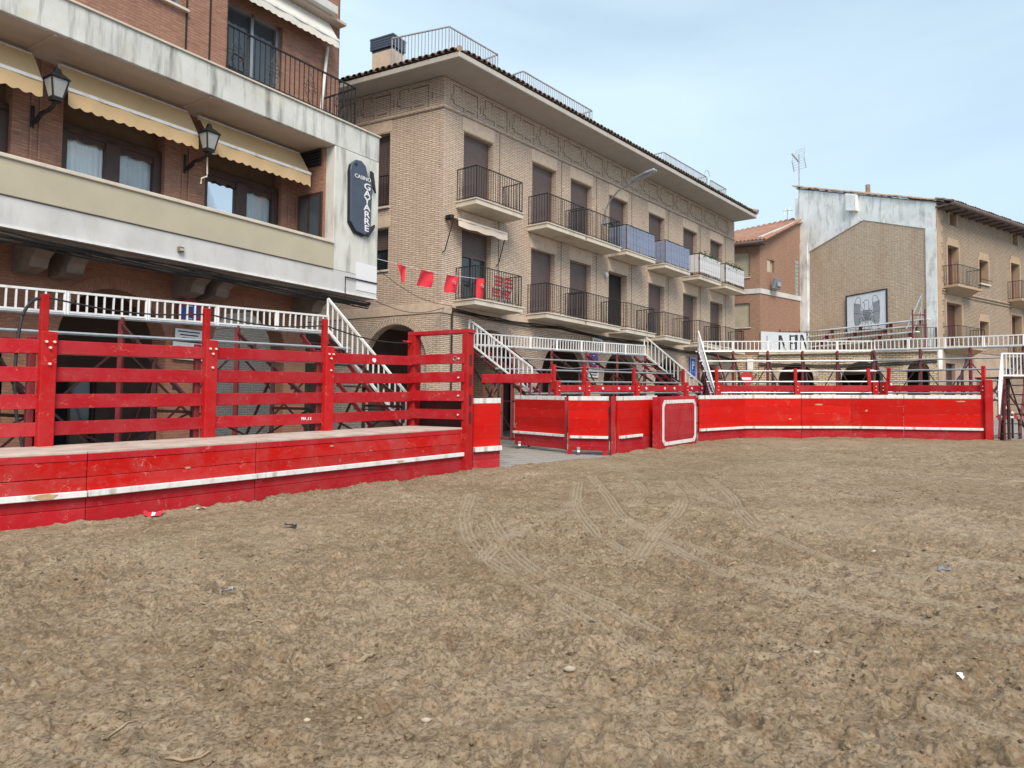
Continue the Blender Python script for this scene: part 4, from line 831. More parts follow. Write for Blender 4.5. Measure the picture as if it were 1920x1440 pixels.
part('plate',MB().box(16.65,17.3,-.06,-.03,3.9,4.85),M_['sblue'],t,FB1,.004); part('border',MB().box(16.67,17.28,-.064,-.061,3.92,3.95).box(16.67,17.28,-.064,-.061,4.80,4.83).box(16.67,16.70,-.064,-.061,3.92,4.83).box(17.25,17.28,-.064,-.061,3.92,4.83),M_['signw'],t,FB1)
piece('letter',text_mesh('P',.55,M_['signw'],.002,1,.01),t,FB1@T((16.97,-.066,4.45)))
# signs on the brick arcade (left)
round_sign(FA,-4.53,4.0,.29,'round blue and red no parking sign on the red brick arcade pier',y=1.2)
t=thing('notice_plate','white rounded notice plate with three text lines under the left round sign','sign',FA@Vector((-4.5,1.2,3.5))); part('plate',MB().box(-4.84,-4.18,1.22,1.25,3.37,3.62),M_['signw'],t,FA,.01)
for k in range(3): part('text_line',MB().box(-4.78+.05*k,-4.26-.03*k,1.213,1.217,3.55-.07*k,3.575-.07*k),M_['signblk'],t,FA)
t=thing('street_plate','white plate with black lettering just above the top fence plank','sign',FA@Vector((-4.5,1.2,3.1))); part('plate',MB().box(-4.88,-4.15,1.22,1.25,2.95,3.33),M_['signw'],t,FA,.004)
part('text_line',MB().box(-4.78,-4.28,1.213,1.217,3.2,3.24),M_['signblk'],t,FA); piece('lettering',text_mesh('DE LA PLAZA',.115,M_['signblk'],.002,.9,.003),t,FA@T((-4.51,1.214,3.09)))

# ================================================================ BUILDING D: orange brick house between
FD1=frame(13.614,42.6,39); FD2=frame(13.614,42.6,-30)
D=thing('brick_house','orange brick house with tiled roof wedged between block and white gable','house',(13.6,42.6,2.07))
mb=MB(); 
D1=[(0,-1),(5.2,-1),(5.2,14.1),(0,12.0)]
part('gable_wall',wall(MB(),0,5.2,-1,12.0,[(.69,1.42,10.25,10.95),(3.55,3.85,9.2,11.3)],(),0,.25).poly([(0,0,12.0),(5.2,0,12.0),(5.2,0,14.1)]),M_['brickD'],D,FD1)
part('side_wall',wall(MB(),-4,0,-1,12.0,[(-1.55,-.55,9.9,11.3),(-1.55,-.55,7.1,8.45)],(),0,.2),M_['brickD'],D,FD2)
part('band',MB().box(0,5.2,-.05,.02,8.95,9.22),M_['clW'],D,FD1); part('band',MB().box(-4,.02,-.05,.02,8.95,9.22),M_['clW'],D,FD2)
for c,d in ((9.9,11.3),(7.1,8.45)):
    s=part('roller_shutter',MB().box(-1.55,-.55,.12,.15,c,d),M_['shutc'],D,FD2); part('sill',MB().box(-1.6,-.5,-.06,.1,c-.06,c),M_['conc'],s,FD2)
s=part('window',MB().box(.69,1.42,.15,.18,10.25,10.95),M_['shutc'],D,FD1); part('frame',MB().box(.69,1.05,.05,.15,10.25,10.95),M_['beige'],s,FD1)
gb=part('glass_block_strip',MB().box(3.55,3.85,.02,.06,9.2,11.3),M_['conc'],D,FD1)
for k in range(9):
    for q in range(2): part('glass_block',MB().box(3.57+q*.14,3.69+q*.14,-.02,.03,9.23+k*.23,9.42+k*.23),M_['glassblk'],gb,FD1,.01)
part('verge',MB().bar((-.1,-.05,12.0),(5.3,-.05,14.18),.3,.14),M_['clW'],D,FD1)
ro=part('roof_slope',MB().poly([b2w(FD2,-4.5,-.5,11.75),b2w(FD2,.35,-.5,11.75),b2w(FD1,5.3,0,14.2),b2w(FD1,5.3,9,14.2)]),M_['tileD'],D)
mb=MB(); a0,b0,a1,b1=b2w(FD2,-4.5,-.5,11.8),b2w(FD2,.35,-.5,11.8),b2w(FD1,5.3,9,14.25),b2w(FD1,5.3,0,14.25)
for k in range(24): mb.tube([a0.lerp(b0,k/23),a1.lerp(b1,k/23)],.09,6)
part('tile_ribs',mb,M_['tileD'],ro,kind='stuff')
part('gutter',MB().tube([(-4.5,-.55,11.68),(.3,-.55,11.68)],.10,8),M_['rafter'],D,FD2); part('eave_soffit',MB().box(-4.5,.3,-.5,.0,11.6,11.7),M_['rafter'],D,FD2)
fl=thing('floodlight','grey floodlight on the white band of the orange brick house','floodlight',FD1@Vector((.9,-.2,9.2))); part('housing',MB().prism([(.75,-.2,9.25),(1.35,-.25,9.25),(1.4,-.3,9.8),(.85,-.28,9.85)],(0,-.18,0)),plain('floodlight_grey',(.16,.2,.25),.4),fl,FD1,.02); part('lens',MB().box(.95,1.3,-.49,-.47,9.4,9.65),M_['lampglass'],fl,FD1); part('bracket',MB().bar((1.0,-.02,9.1),(1.0,-.25,9.3),.05,.05),M_['iron2'],fl,FD1)
ar_=thing('far_aerial','faint wire aerial on the ridge of the orange brick house','antenna',FD1@Vector((3.6,.5,13.6))); part('mast',MB().tube([(3.6,.5,13.5),(3.6,.5,14.4)],.02,5),M_['alu'],ar_,FD1); part('elements',MB().tube([(3.1,.5,14.2),(4.2,.5,14.45)],.015,4).tube([(3.3,.5,14.0),(3.4,.5,14.45)],.012,4).tube([(3.8,.5,14.1),(3.9,.5,14.6)],.012,4),M_['alu'],ar_,FD1)

# ================================================================ BUILDING C: old house with the white gable
FC1=frame(21.146,38.5,-57); FC2=frame(21.146,38.5,35)
Cb=thing('gable_house','old brick house with stained white gable and weathered side facade','house',(21.1,38.5,1.96))
part('gable_stone',MB().prism([(-7.5,.03,4.5),(-.5,.03,4.5),(-.5,.03,11.8),(-3.95,.03,12.95),(-7.5,.03,11.85)],(0,.3,0)),M_['stoneC'],Cb,FC1)
zt=lambda x:12.95-x*.335        # roof line rises to the left
def wp(pts,y=0): return MB().prism([(x,y,z) for x,z in pts],(0,.36,0))
part('white_gable',wp([(-8.0,4.5),(-7.42,4.5),(-7.36,11.75),(-3.95,12.88),(-.56,11.72),(-.56,4.5),(0,4.5),(0,zt(0)),(-8.0,zt(-8))]),M_['stWc'],Cb,FC1)
part('rake_band',MB().prism([(-7.36,-.03,11.76),(-4.05,-.03,12.86),(-4.3,-.03,13.12),(-7.36,-.03,12.22)],(0,.03,0)),M_['stWc'],Cb,FC1)
part('corner_strip',MB().box(-.55,-.0,-.03,0,5.6,11.6),M_['stWc'],Cb,FC1); part('edge_strip',MB().box(-7.98,-7.45,-.05,0,5.6,12.3),M_['stWc'],Cb,FC1)
part('flue_stub',MB().prism([(-4.85,-.28,13.55),(-4.2,-.28,13.4),(-4.2,-.28,zt(-4.2)-.05),(-4.85,-.28,zt(-4.85)-.05)],(0,.28,0)),M_['stWc'],Cb,FC1,.03)
part('corner_buttress',MB().box(-8.35,-7.8,.05,.9,5,15.1),M_['stWc'],Cb,FC1)
tm=MB(); n=5
for k in range(n):
    a0,a1=math.pi*k/n,math.pi*(k+1)/n
    tm.poly([(0,-.14*math.cos(a0),.10*math.sin(a0)),(0,-.14*math.cos(a1),.10*math.sin(a1)),(-.44,-.115*math.cos(a1),.085*math.sin(a1)+.05),(-.44,-.115*math.cos(a0),.085*math.sin(a0)+.05)])
tm.poly([(0,-.14,0),(-.44,-.115,.03),(-.44,.115,.03),(0,.14,0)])
tv=tm.mesh('verge_tile'); tv.materials.append(M_['tilecap']); rr=random.Random(6); x=.45
while x>-8.2:
    for row in range(2): piece('verge_tile',tv,Cb,FC1@T((x,.02+row*.24+rr.uniform(-.02,.02),zt(x)+.02+rr.uniform(0,.03)+row*.03))@Matrix.Rotation(.31+rr.uniform(-.03,.03),4,'Y'))
    x-=.37
part('roof_slope',MB().prism([(.5,.0,zt(.5)-.06),(-8.2,.0,zt(-8.2)-.06),(-8.2,14,zt(-8.2)-.06),(.5,14,zt(.5)-.06)],(0,0,.07)),M_['tile'],Cb,FC1)
pp=part('flue_pipe',MB().tube([(-4.6,1.5,14.3),(-4.6,1.5,15.25)],.13,8),M_['tilecap'],Cb,FC1)
# weathered right facade
DU=[(1.04,2.2,8.78,10.93),(8.15,9.25,8.78,10.93)]; WU=[(4.4,5.45,9.36,10.62)]; DLw=[(.85,2.42,5.72,7.99),(8.1,9.4,5.72,7.99)]; WL=[(4.33,5.35,6.2,7.33)]; AT=[(1.28,2.03,12.0,12.66),(8.4,9.1,12.0,12.66)]
part('side_facade',wall(MB(),.04,13,5.62,12.75,DU+WU+DLw+WL+AT,(),0,.4),M_['brickC2'],Cb,FC2)
part('lower_wall',wall(MB(),.04,13,-1,5.6,[(.75,1.7,-1,4.9),(3.95,4.75,3.3,4.3),(6.25,7.85,-1,4.45)],(),.02,.3),M_['plasterlow'],Cb,FC2)
part('lower_brick',MB().box(7.95,13,-.01,.02,-1,5.2),M_['brickC2'],Cb,FC2)
part('core',MB().box(.9,12.9,.5,8,-1,12.7),M_['dark'],Cb,FC2)
part('garage_door',MB().box(6.25,7.85,.2,.24,-1,4.45),M_['shutr'],Cb,FC2); part('lower_door',MB().box(.75,1.7,.2,.24,-1,4.9),M_['brown'],Cb,FC2); part('niche',MB().box(3.95,4.75,.22,.25,3.3,4.3),M_['brown2'],Cb,FC2)
part('quoin_strip',MB().box(.0,.42,-.025,.02,5.62,12.7),M_['trimC'],Cb,FC2)
for k in range(12): part('quoin',MB().box(.42,.60,-.02,.02,5.75+k*.58,6.05+k*.58),M_['trimC'],Cb,FC2)
part('belt_course',MB().box(.42,13,-.07,.02,8.52,8.60).box(.42,13,-.05,.02,8.38,8.45),M_['brickC2'],Cb,FC2)
for a,b,c,d in DU+WU+DLw+WL+AT:
    f=part('window_surround',MB().box(a-.13,a,-.03,.02,c,d+.13).box(b,b+.13,-.03,.02,c,d+.13).box(a,b,-.03,.02,d,d+.4 if d<12 else d+.05),M_['trimC'],Cb,FC2)
    part('reveal',MB().box(b-.012,b-.002,.0,.38,c,d).box(a,b,.0,.38,d-.012,d-.002),M_['trimC'],f,FC2)
    part('shutter',MB().box(a,b,.34,.37,c,d),M_['shutr'] if d<12 else M_['brown2'],f,FC2)
part('window_rail',MB().tube([(4.3,-.12,9.55),(5.6,-.12,9.55)],.018,5),M_['iron'],Cb,FC2); part('sill',MB().box(4.3,5.55,-.1,.1,9.28,9.36),M_['conc'],Cb,FC2)
for u0,u1,z in ((.6,3.1,8.78),(7.7,10.2,8.78),(.5,3.4,5.72),(7.6,10.4,5.72)):
    part('balcony_slab',MB().prism([(u0,0,z),(u1,0,z),(u1,-.72,z),(u0,-.72,z)],(0,0,-.12)),M_['trimC'],Cb,FC2,.01)
    part('balcony_underside',MB().prism([(u0+.1,-.0,z-.12),(u0+.1,-.6,z-.12),(u0+.35,-.0,z-.34)],(u1-u0-.2,0,0)),M_['trimC'],Cb,FC2)
    railing(Cb,FC2,[(u0+.06,0),(u0+.06,-.68),(u1-.06,-.68),(u1-.06,0)],1.0,M_['iron'],.15,z=z,name='balcony_railing')
part('eave_soffit',MB().box(-.05,13,-.75,.02,12.66,12.74),M_['rafter'],Cb,FC2); part('gutter',MB().tube([(-.1,-.82,12.72),(13,-.82,12.72)],.10,8),M_['rafter'],Cb,FC2)
for k in range(16): part('rafter',MB().box(.15+k*.8,.25+k*.8,-.70,0,12.57,12.66),M_['rafter'],Cb,FC2)
x=-.05
while x<12.9:
    for row in range(2): piece('roof_tile',tme,Cb,FC2@T((x+rr.uniform(-.02,.02),-.88+row*.42,12.78+row*.15+rr.uniform(-.01,.03)))@Matrix.Rotation(rr.uniform(-.06,.06),4,'Z'))
    x+=.25
part('roof_front',MB().poly([(-.1,-.85,12.78),(13,-.85,12.78),(13,1.5,13.5),(-.1,1.5,13.5)]),M_['tile'],Cb,FC2)
# TV aerial
an=thing('tv_aerial','tall grid TV aerial standing on the white gable ridge','antenna',FC1@Vector((-8.0,.2,15.3))); part('mast',MB().tube([(-8.15,.2,14.9),(-8.15,.2,17.75)],.035,6),M_['iron2'],an,FC1)
mb=MB()
for s in (-.42,.42): mb.tube([(-8.15+s,.3,16.85),(-8.15+s,.12,17.4),(-8.15+s,.3,18.1)],.03,5)
for k in range(9): zz=16.9+k*.145; mb.tube([(-8.57,.3-.16*(1-abs(k-4)/4),zz),(-7.73,.3-.16*(1-abs(k-4)/4),zz)],.008,4)
part('grid',mb,M_['iron2'],an,FC1); part('boom',MB().tube([(-8.15,.2,17.3),(-8.3,-.25,17.75)],.05,6),M_['iron2'],an,FC1)
# eagle banner (drawn emblem) on the gable stone
eb=thing('eagle_banner','white banner with a line-drawn eagle hung on the stone gable','banner',FC1@Vector((-3.8,-.03,7)))
part('cloth',MB().prism([(-4.98,-.05,6.75),(-2.64,-.05,6.75),(-2.64,-.05,8.88),(-3.6,-.05,8.86),(-4.98,-.05,8.80)],(0,.02,0)),M_['banner'],eb,FC1)
part('border',MB().bar((-4.98,-.055,6.75),(-4.98,-.055,8.82),.05,.07).bar((-2.64,-.055,6.75),(-2.64,-.055,8.9),.05,.07).bar((-5.0,-.055,8.82),(-2.6,-.055,8.92),.05,.06),M_['signblk'],eb,FC1)
def st(pts,w=.016):
    L=smooth_line(pts,4); m=MB()
    for a,b in zip(L,L[1:]): m.bar((cx_+a[0],-.056,cz_+a[1]),(cx_+b[0],-.056,cz_+b[1]),.004,w)
    return m
cx_,cz_=-3.78,7.75; ink=MB()
def add(pts,w=.018):
    m=st(pts,w*1.0); b=len(ink.v); ink.v+=m.v; ink.f+=[tuple(b+i for i in f) for f in m.f]
for s in (-1,1):
    add([(s*.16,.22),(s*.30,.34),(s*.36,.62),(s*.36,.82),(s*.44,.92),(s*.58,.88),(s*.68,.66),(s*.74,.30),(s*.72,-.30),(s*.66,-.75)])
    for q in range(9): add([(s*(.39+.042*q),.55+.012*q),(s*(.36+.046*q),.05),(s*(.33+.043*q),-.5-.03*q)],.020)
    add([(s*.12,-.05),(s*.40,.02),(s*.72,.08)],.018); add([(s*.66,-.75),(s*.5,-.62),(s*.38,-.2),(s*.22,-.35),(s*.3,-.75),(s*.1,-.6)],.02)
    for q in range(9): add([(s*-.30+s*.06*q,.2),(s*-.06+s*.045*q,-.4)],.018)
    add([(s*.05,-.45),(s*.14,-.72),(s*.10,-.9)],.018)
add([(-.14,.22),(-.12,.55),(-.2,.62),(-.24,.58),(-.12,.7),(0,.74),(.12,.66),(.13,.22)]); add([(-.3,.15),(-.28,-.2),(-.02,-.48),(.26,-.2),(.3,.15)])
part('eagle_drawing',ink,flat('ink_grey',(.09,.10,.12),.7),eb,FC1); part('bottom_lettering',MB().box(-4.1,-3.5,-.056,-.052,6.82,6.90).box(-4.5,-4.3,-.056,-.052,6.82,6.88).box(-3.2,-3.0,-.056,-.052,6.82,6.88),M_['signblk'],eb,FC1)

# ================================================================ stone arcade with terrace in front of the gable house
FE=frame(20.97,38.3,-21)
Ea=thing('arcade_terrace','rubble stone arcade with a railed terrace on top below the gable','arcade',(17,39.7,1.97))
arE=[(-6.56,.86,-1,4.1),(-3.4,.98,-1,4.0),(-.84,.5,-1,4.45)]
part('arcade_wall',wall(MB(),-8.4,0,-1,5.42,(),arE,0,.6),M_['rubble'],Ea,FE)
for c,r,zb,zs in arE: archring(c,r,zs,.24,-.02,18,M_['stoneC'],Ea,FE)
part('terrace_slab',MB().prism([(-8.4,-.15,5.42),(0.05,-.15,5.42),(0.05,.3,5.42),(-1,5.5,5.42),(-8.4,5.5,5.42)],(0,0,.16)),M_['conc'],Ea,FE,.01)
part('back_wall',MB().box(-8.4,-.3,4.2,4.4,-1,5.42),M_['darkw'],Ea,FE); part('inner_ceiling',MB().box(-8.4,-.2,.6,4.4,5.2,5.3),M_['soffit'],Ea,FE)
railing(Ea,FE,[(-8.35,-.08),(-.02,-.08),(-.02,.4)],1.02,M_['iron'],.13,.014,.03,5.58,name='terrace_railing')
part('link_wall',MB().box(-9.6,-8.4,.05,.5,-1,5.4),M_['rubble'],Ea,FE)
bn=thing('lettered_banner','white banner with bold black letters tied to the terrace railing','banner',FE@Vector((-7.2,-.12,5.6)))
part('cloth',MB().prism([(-8.28,-.115,5.50),(-6.03,-.115,5.50),(-6.03,-.115,6.50),(-7.1,-.115,6.56),(-8.28,-.115,6.66)],(0,.012,0)),M_['banner'],bn,FE)
for x,w_,d_ in ((-7.98,.03,0),(-7.35,.10,1),(-6.82,.08,0),(-6.52,.14,0),(-6.30,.06,1)):
    mb=MB().box(x-w_/2,x+w_/2,-.122,-.117,5.55,6.42)
    if d_: mb.prism([(x,-.123,6.42),(x+.09,-.123,6.42),(x+.36,-.123,5.55),(x+.27,-.123,5.55)],(0,.004,0))
    part('letter',mb,M_['signblk'],bn,FE)
for z in (5.6,5.95,6.33): part('letter_bar',MB().box(-6.8,-6.6,-.122,-.117,z,z+.07),M_['signblk'],bn,FE)
# small stand on the terrace
ts=thing('terrace_stand','small scaffold stand with pale planks on the terrace under the eagle banner','stand',FC1@Vector((-4,-1,5.6)))
for k,(off,z) in enumerate(((-.45,7.0),(-.95,6.65),(-1.45,6.3),(-1.95,5.95))):
    part('seat_plank',MB().box(-7.6,-.2,off-.16,off+.16,z,z+.06),M_['terrplank'],ts,FC1,.008)
    for x in (-7.3,-5.6,-3.9,-2.2,-.6): part('bracket',MB().box(x-.04,x+.04,off-.1,off+.1,z-.3,z),M_['maroon'],ts,FC1)
for x in (-7.3,-5.6,-3.9,-2.2,-.6):
    part('frame',MB().tube([(x,-.4,5.6),(x,-.4,7.0)],.03,6).tube([(x,-.3,7.0),(x,-2.1,5.75)],.03,6).tube([(x,-2.0,5.6),(x,-2.0,5.95)],.03,6),M_['maroon'],ts,FC1)
for a,b in ((-7.3,-5.6),(-3.9,-2.2)): part('brace',MB().tube([(a,-.6,5.6),(b,-.6,6.9)],.02,5).tube([(b,-.6,5.6),(a,-.6,6.9)],.02,5),M_['maroon'],ts,FC1)
sc_=thing('scaffold_frame','red scaffold end frame with diagonal tubes at the right end of the terrace stand','scaffold',FC1@Vector((-.6,-1.2,5.6)))
for x,y,zt_ in ((-.15,-.9,7.5),(-.15,-2.0,7.35),(-.55,-.5,8.3)): part('upright',MB().tube([(x,y,5.58),(x,y,zt_)],.035,6),M_['maroon'] if zt_<8 else M_['galv'],sc_,FC1)
part('crossbar',MB().tube([(-.15,-.9,7.2),(-.15,-2.0,7.1)],.03,6).tube([(-.15,-.9,6.7),(-.15,-2.0,6.6)],.03,6),M_['maroon'],sc_,FC1); part('diagonal',MB().tube([(-.55,-.5,8.25),(-.3,-2.3,6.4)],.03,6).tube([(-.55,-.5,7.7),(-.2,-1.9,6.2)],.025,6),M_['galv'],sc_,FC1)
sf=thing('scaffold_frame','red guard frame at the left end of the terrace stand','scaffold',FC1@Vector((-7.7,-1.5,5.6)))
part('upright',MB().tube([(-7.7,-2.2,5.58),(-7.7,-2.2,7.1)],.03,6),M_['maroon'],sf,FC1); part('upright',MB().tube([(-7.7,-.5,5.58),(-7.7,-.5,7.2)],.03,6),M_['maroon'],sf,FC1); part('crossbar',MB().tube([(-7.7,-2.2,6.9),(-7.7,-.5,7.0)],.025,6),M_['maroon'],sf,FC1)
mt=thing('meter_box','white meter box with pipes on the wall left of the rubble arcade','box',FE@Vector((-8.75,0,4.3))); part('box',MB().box(-9.0,-8.7,-.12,.05,4.6,5.2),M_['white'],mt,FE,.02); part('pipe',MB().tube([(-8.85,-.05,4.6),(-8.7,-.05,4.2),(-8.5,-.05,4.4)],.03,6),M_['cable'],mt,FE)
cb=MB()
for k in range(2): cb.tube([(x,-.06,5.0-.10*k+.18*math.sin(x*.35)) for x in [-8.4+i*.4 for i in range(22)]],.03,5)
o=part('wall_cable',cb,M_['cable'],None,FE); tag(o,'thick black cables draped across the rubble arcade below the terrace','cables')
# ================================================================ ARENA TIMBER
def v2(a,b): d=Vector((b[0]-a[0],b[1]-a[1],0)); return d.normalized(),d.length
def board(parent,p,q,h0,h1,th,mat,name='board',off=0,bevel=.006,label=None,wob=0):
    """timber between two ground points p,q from height h0 to h1, thickness th, shifted off towards its right side"""
    d,L=v2(p,q); s=Vector((d.y,-d.x,0)); a=V(p[0],p[1],(h0+h1)/2)+s*off; b=V(q[0],q[1],(h0+h1)/2)+s*off
    a=a+Vector((0,0,random.uniform(-wob,wob))); b=b+Vector((0,0,random.uniform(-wob,wob)))
    M=frame(a.x,a.y,math.degrees(math.atan2(d.y,d.x)),a.z)
    l=Vector((L,0,b.z-a.z))
    return part(name,MB().bar((0,0,0),tuple(l),th,h1-h0,True),M_[mat],parent,M,bevel,label=label)
def post(parent,p,d,h0,h1,w,dp,mat,name='post',bevel=.01,lean=0):
    M=frame(p[0],p[1],math.degrees(math.atan2(d.y,d.x)),gz(*p))@Matrix.Rotation(R(lean),4,'Y')
    return part(name,MB().box(-w/2,w/2,-dp/2,dp/2,h0,h1),M_[mat],parent,M,bevel)
bolt_me=MB().tube([(0,-.03,0),(0,.0,0)],.017,8).mesh('bolt'); bolt_me.materials.append(M_['bolt'])
disc_me=MB().tube([(0,-.02,0),(0,.0,0)],.045,10).mesh('white_disc'); disc_me.materials.append(M_['signw'])
F00,F1,F2,F3=(-8.3,7.1),(-5.28,9.75),(-3.81,11.68),(-.95,15.53)
G0,G1,G2,G25,G3=(-8.4,8.85),(-6.39,10.6),(-4.93,12.52),(-3.49,14.46),(-2.07,16.37)
# --- low platform (bench) in three sections
def bench(p,q,pb,qb,label):
    t=thing('platform_section',label,'platform',V(*p),'sections of the low red platform'); d,L=v2(p,q); s=Vector((d.y,-d.x,0))
    sh=lambda k:(p[0]+d.x*k,p[1]+d.y*k); a,b=sh(.006),sh(L-.006)
    board(t,a,b,.745,.83,.05,'crim','edge_board',-.025); board(t,a,b,.545,.74,.05,'benchred','front_board',-.03,wob=.002); board(t,a,b,.355,.54,.05,'benchred','front_board',-.03,wob=.002)
    board(t,a,b,.30,.375,.06,'wstrip','kick_rail',.03)
    board(t,a,b,.16,.30,.05,'crim','foot_board',-.04); board(t,a,b,-.15,.155,.05,'crim','foot_board',-.03)
    n=5
    for k in range(n):
        f0,f1=k/n,(k+1)/n; mb=MB(); g=.008
        A0=V(*a).lerp(V(*pb),f0); B0=V(*b).lerp(V(*qb),f0); A1=V(*a).lerp(V(*pb),f1); B1=V(*b).lerp(V(*qb),f1); z=Vector((0,0,.83))
        dd=(A1-A0).normalized()*g
        mb.prism([A0+z+dd*.5,B0+z+dd*.5,B1+z-dd*.5,A1+z-dd*.5],(0,0,.035)); part('deck_plank',mb,M_['benchtop'],t,I4,.005)
    part('deck_frame',MB().prism([V(*a)+Vector((0,0,.3))-s*.08,V(*b)+Vector((0,0,.3))-s*.08,V(*qb)+Vector((0,0,.3)),V(*pb)+Vector((0,0,.3))],(0,0,.5)),M_['dkred'],t)
bench(F00,F1,G0,G1,'low red platform section at the left picture edge with a gouged white rail')
bench(F1,F2,G1,G2,'low red platform section in the middle below the second fence post')
bench(F2,F3,G2,G3,'long low red platform section ending at the tall gate frame')
# --- plank fence on the platform
PL=[(1.0,1.19),(1.37,1.57),(1.74,1.94),(2.12,2.31)]
fn=thing('plank_fence','tall red plank fence with four rails standing on the low platform','fence',V(*G1))
pts=[G0,G1,G2,G25,G3]
for a,b in zip(pts,pts[1:]):
    d,L=v2(a,b)
    for h0,h1 in PL: board(fn,(a[0]+d.x*.05,a[1]+d.y*.05),(b[0]-d.x*.02,b[1]-d.y*.02),h0,h1,.055,'crim','plank',.06,wob=.006)
for p,nx in ((G1,G2),(G2,G25),(G25,G3)):
    d,_=v2(p,nx); s=Vector((d.y,-d.x,0)); 
    post(fn,(p[0]+s.x*.10,p[1]+s.y*.10),d,.80,2.42,.20,.13,'post'); post(fn,(p[0]-d.x*.02,p[1]-d.y*.02),d,2.3,2.94,.10,.09,'post','upper_post')
    post(fn,(p[0]-d.x*.16,p[1]-d.y*.16),d,.1,2.35,.09,.09,'maroon','back_post')
    for dx,h in ((-.05,2.28),(.05,2.28),(0,2.2),(0,1.98)):
        c=V(p[0]+s.x*.17+d.x*dx,p[1]+s.y*.17+d.y*dx,h); piece('bolt',bolt_me,fn,frame(c.x,c.y,math.degrees(math.atan2(d.y,d.x)),c.z))
d,_=v2(G25,G3)
for (p,u,h) in ((G25,1.15,2.2),):
    s=Vector((d.y,-d.x,0)); c=V(p[0]+d.x*u+s.x*.09,p[1]+d.y*u+s.y*.09,h); piece('white_disc',disc_me,fn,frame(c.x,c.y,math.degrees(math.atan2(d.y,d.x)),c.z))
s=Vector((d.y,-d.x,0)); c=V(G2[0]+d.x*1.95+s.x*.089,G2[1]+d.y*1.95+s.y*.089,1.10)
piece('faded_lettering',text_mesh('S L AM',.075,M_['signw'],.001,-1.0,.002),fn,frame(c.x,c.y,math.degrees(math.atan2(d.y,d.x)),c.z))
# cross frame closing the end of the platform, to the tall front post
gf=thing('gate_frame','tall red timber frame with cross rails at the end of the platform','gate frame',V(*F3))
Pb,Pf=G3,(F3[0]+.06,F3[1]+.02); d,L=v2(Pb,Pf)
post(gf,Pb,d,.0,2.75,.20,.20,'post'); post(gf,Pf,d,-.1,2.78,.15,.20,'post')
part('slot_plate',MB().box(.076,.082,-.03,.03,2.1,2.32).box(.076,.082,-.03,.03,1.7,1.92).box(.076,.082,-.03,.03,1.3,1.52).box(.076,.082,-.03,.03,.95,1.17),M_['dkred'],gf,frame(Pf[0],Pf[1],math.degrees(math.atan2(d.y,d.x)),gz(*Pf)))
board(gf,(Pb[0]-d.x*.1,Pb[1]-d.y*.1),(Pf[0]+d.x*.1,Pf[1]+d.y*.1),2.75,2.83,.2,'crim','top_beam')
for h0,h1 in PL: board(gf,Pb,Pf,h0+.02,h1+.03,.055,'crim','plank',.11,wob=.006)
board(gf,(Pb[0]-.12,Pb[1]+.1),(Pf[0]-.12,Pf[1]+.1),.85,1.45,.04,'dkred','back_board',-.25)
s=Vector((d.y,-d.x,0))
for h in (1.12,1.5,1.86,2.24):
    c=V(Pf[0]-d.x*.11+s.x*.14,Pf[1]-d.y*.11+s.y*.14,h); piece('bolt',bolt_me,gf,frame(c.x,c.y,math.degrees(math.atan2(d.y,d.x)),c.z))
c=V(Pf[0]-d.x*.22+s.x*.14,Pf[1]-d.y*.22+s.y*.14,2.25); part('ring_handle',MB().tube([(c.x+.045*d.x*math.cos(a),c.y+.045*d.y*math.cos(a),c.z+.045*math.sin(a)) for a in [k*.524 for k in range(13)]],.009,5),M_['alu'],gf)

def panel(name,label,p,q,h=1.44,white=(1.33,1.44),strip=(.36,.43),low=.36,mat='red',lowmat='crim',group=None,base=-.12,endpost=None,nb=4,stripcut=(0,0)):
    t=thing(name,label,'barrier' if name!='arena_gate' else 'gate',V(*p),group); d,L=v2(p,q); e=.006
    a,b=(p[0]+d.x*e,p[1]+d.y*e),(q[0]-d.x*e,q[1]-d.y*e)
    hs=[low+(white[0]-low)*k/nb for k in range(nb+1)]
    for h0,h1 in zip(hs,hs[1:]): board(t,a,b,h0+.001,h1-.001,.05,mat,'board',0,.0035,wob=.001)
    board(t,a,b,white[0],white[1],.056,'wstrip','white_top_board',.002)
    if strip: board(t,(a[0]+d.x*stripcut[0],a[1]+d.y*stripcut[0]),(b[0]-d.x*stripcut[1],b[1]-d.y*stripcut[1]),strip[0],strip[1],.07,'wstrip','kick_rail',.055)
    board(t,a,b,base,low*.5,.05,lowmat,'foot_board',-.004); board(t,a,b,low*.5+.003,low-.002,.05,lowmat,'foot_board',-.004)
    return t
LPa,LPb=(-.80,15.95),(-.245,16.45)
t=panel('fixed_panel','narrow bright red panel with white top beside the tall gate post',LPa,LPb,1.45,strip=(.34,.44))
def casters(t,p,q,fs):
    for f in fs:
        x,y=p[0]+(q[0]-p[0])*f,p[1]+(q[1]-p[1])*f; c=V(x,y,.02)
        part('caster',MB().tube([(c.x-.03,c.y-.08,c.z),(c.x+.03,c.y-.08,c.z)],.05,10).box(c.x-.04,c.x+.04,c.y-.1,c.y+.02,c.z+.05,c.z+.12),M_['alu'],t)
g1a,g1b,g2a,g2b=(.10,22.4),(1.43,20.55),(1.46,20.1),(2.47,19.75)
t=panel('arena_gate','open red gate leaf with a wire latch at the back of the entrance',g1a,g1b,1.44,base=.04,group='gate leaves of the entrance'); casters(t,g1a,g1b,(.1,))
part('end_post',MB().bar(V(g1b[0],g1b[1],.02),V(g1b[0],g1b[1],1.42),.06,.07),M_['crim'],t)
c=V(g1a[0]+.03,g1a[1]-.05,.4); part('latch_rod',MB().tube([c,c+Vector((-.02,-.03,.2)),c+Vector((.12,-.1,.42))],.012,5),M_['alu'],t)
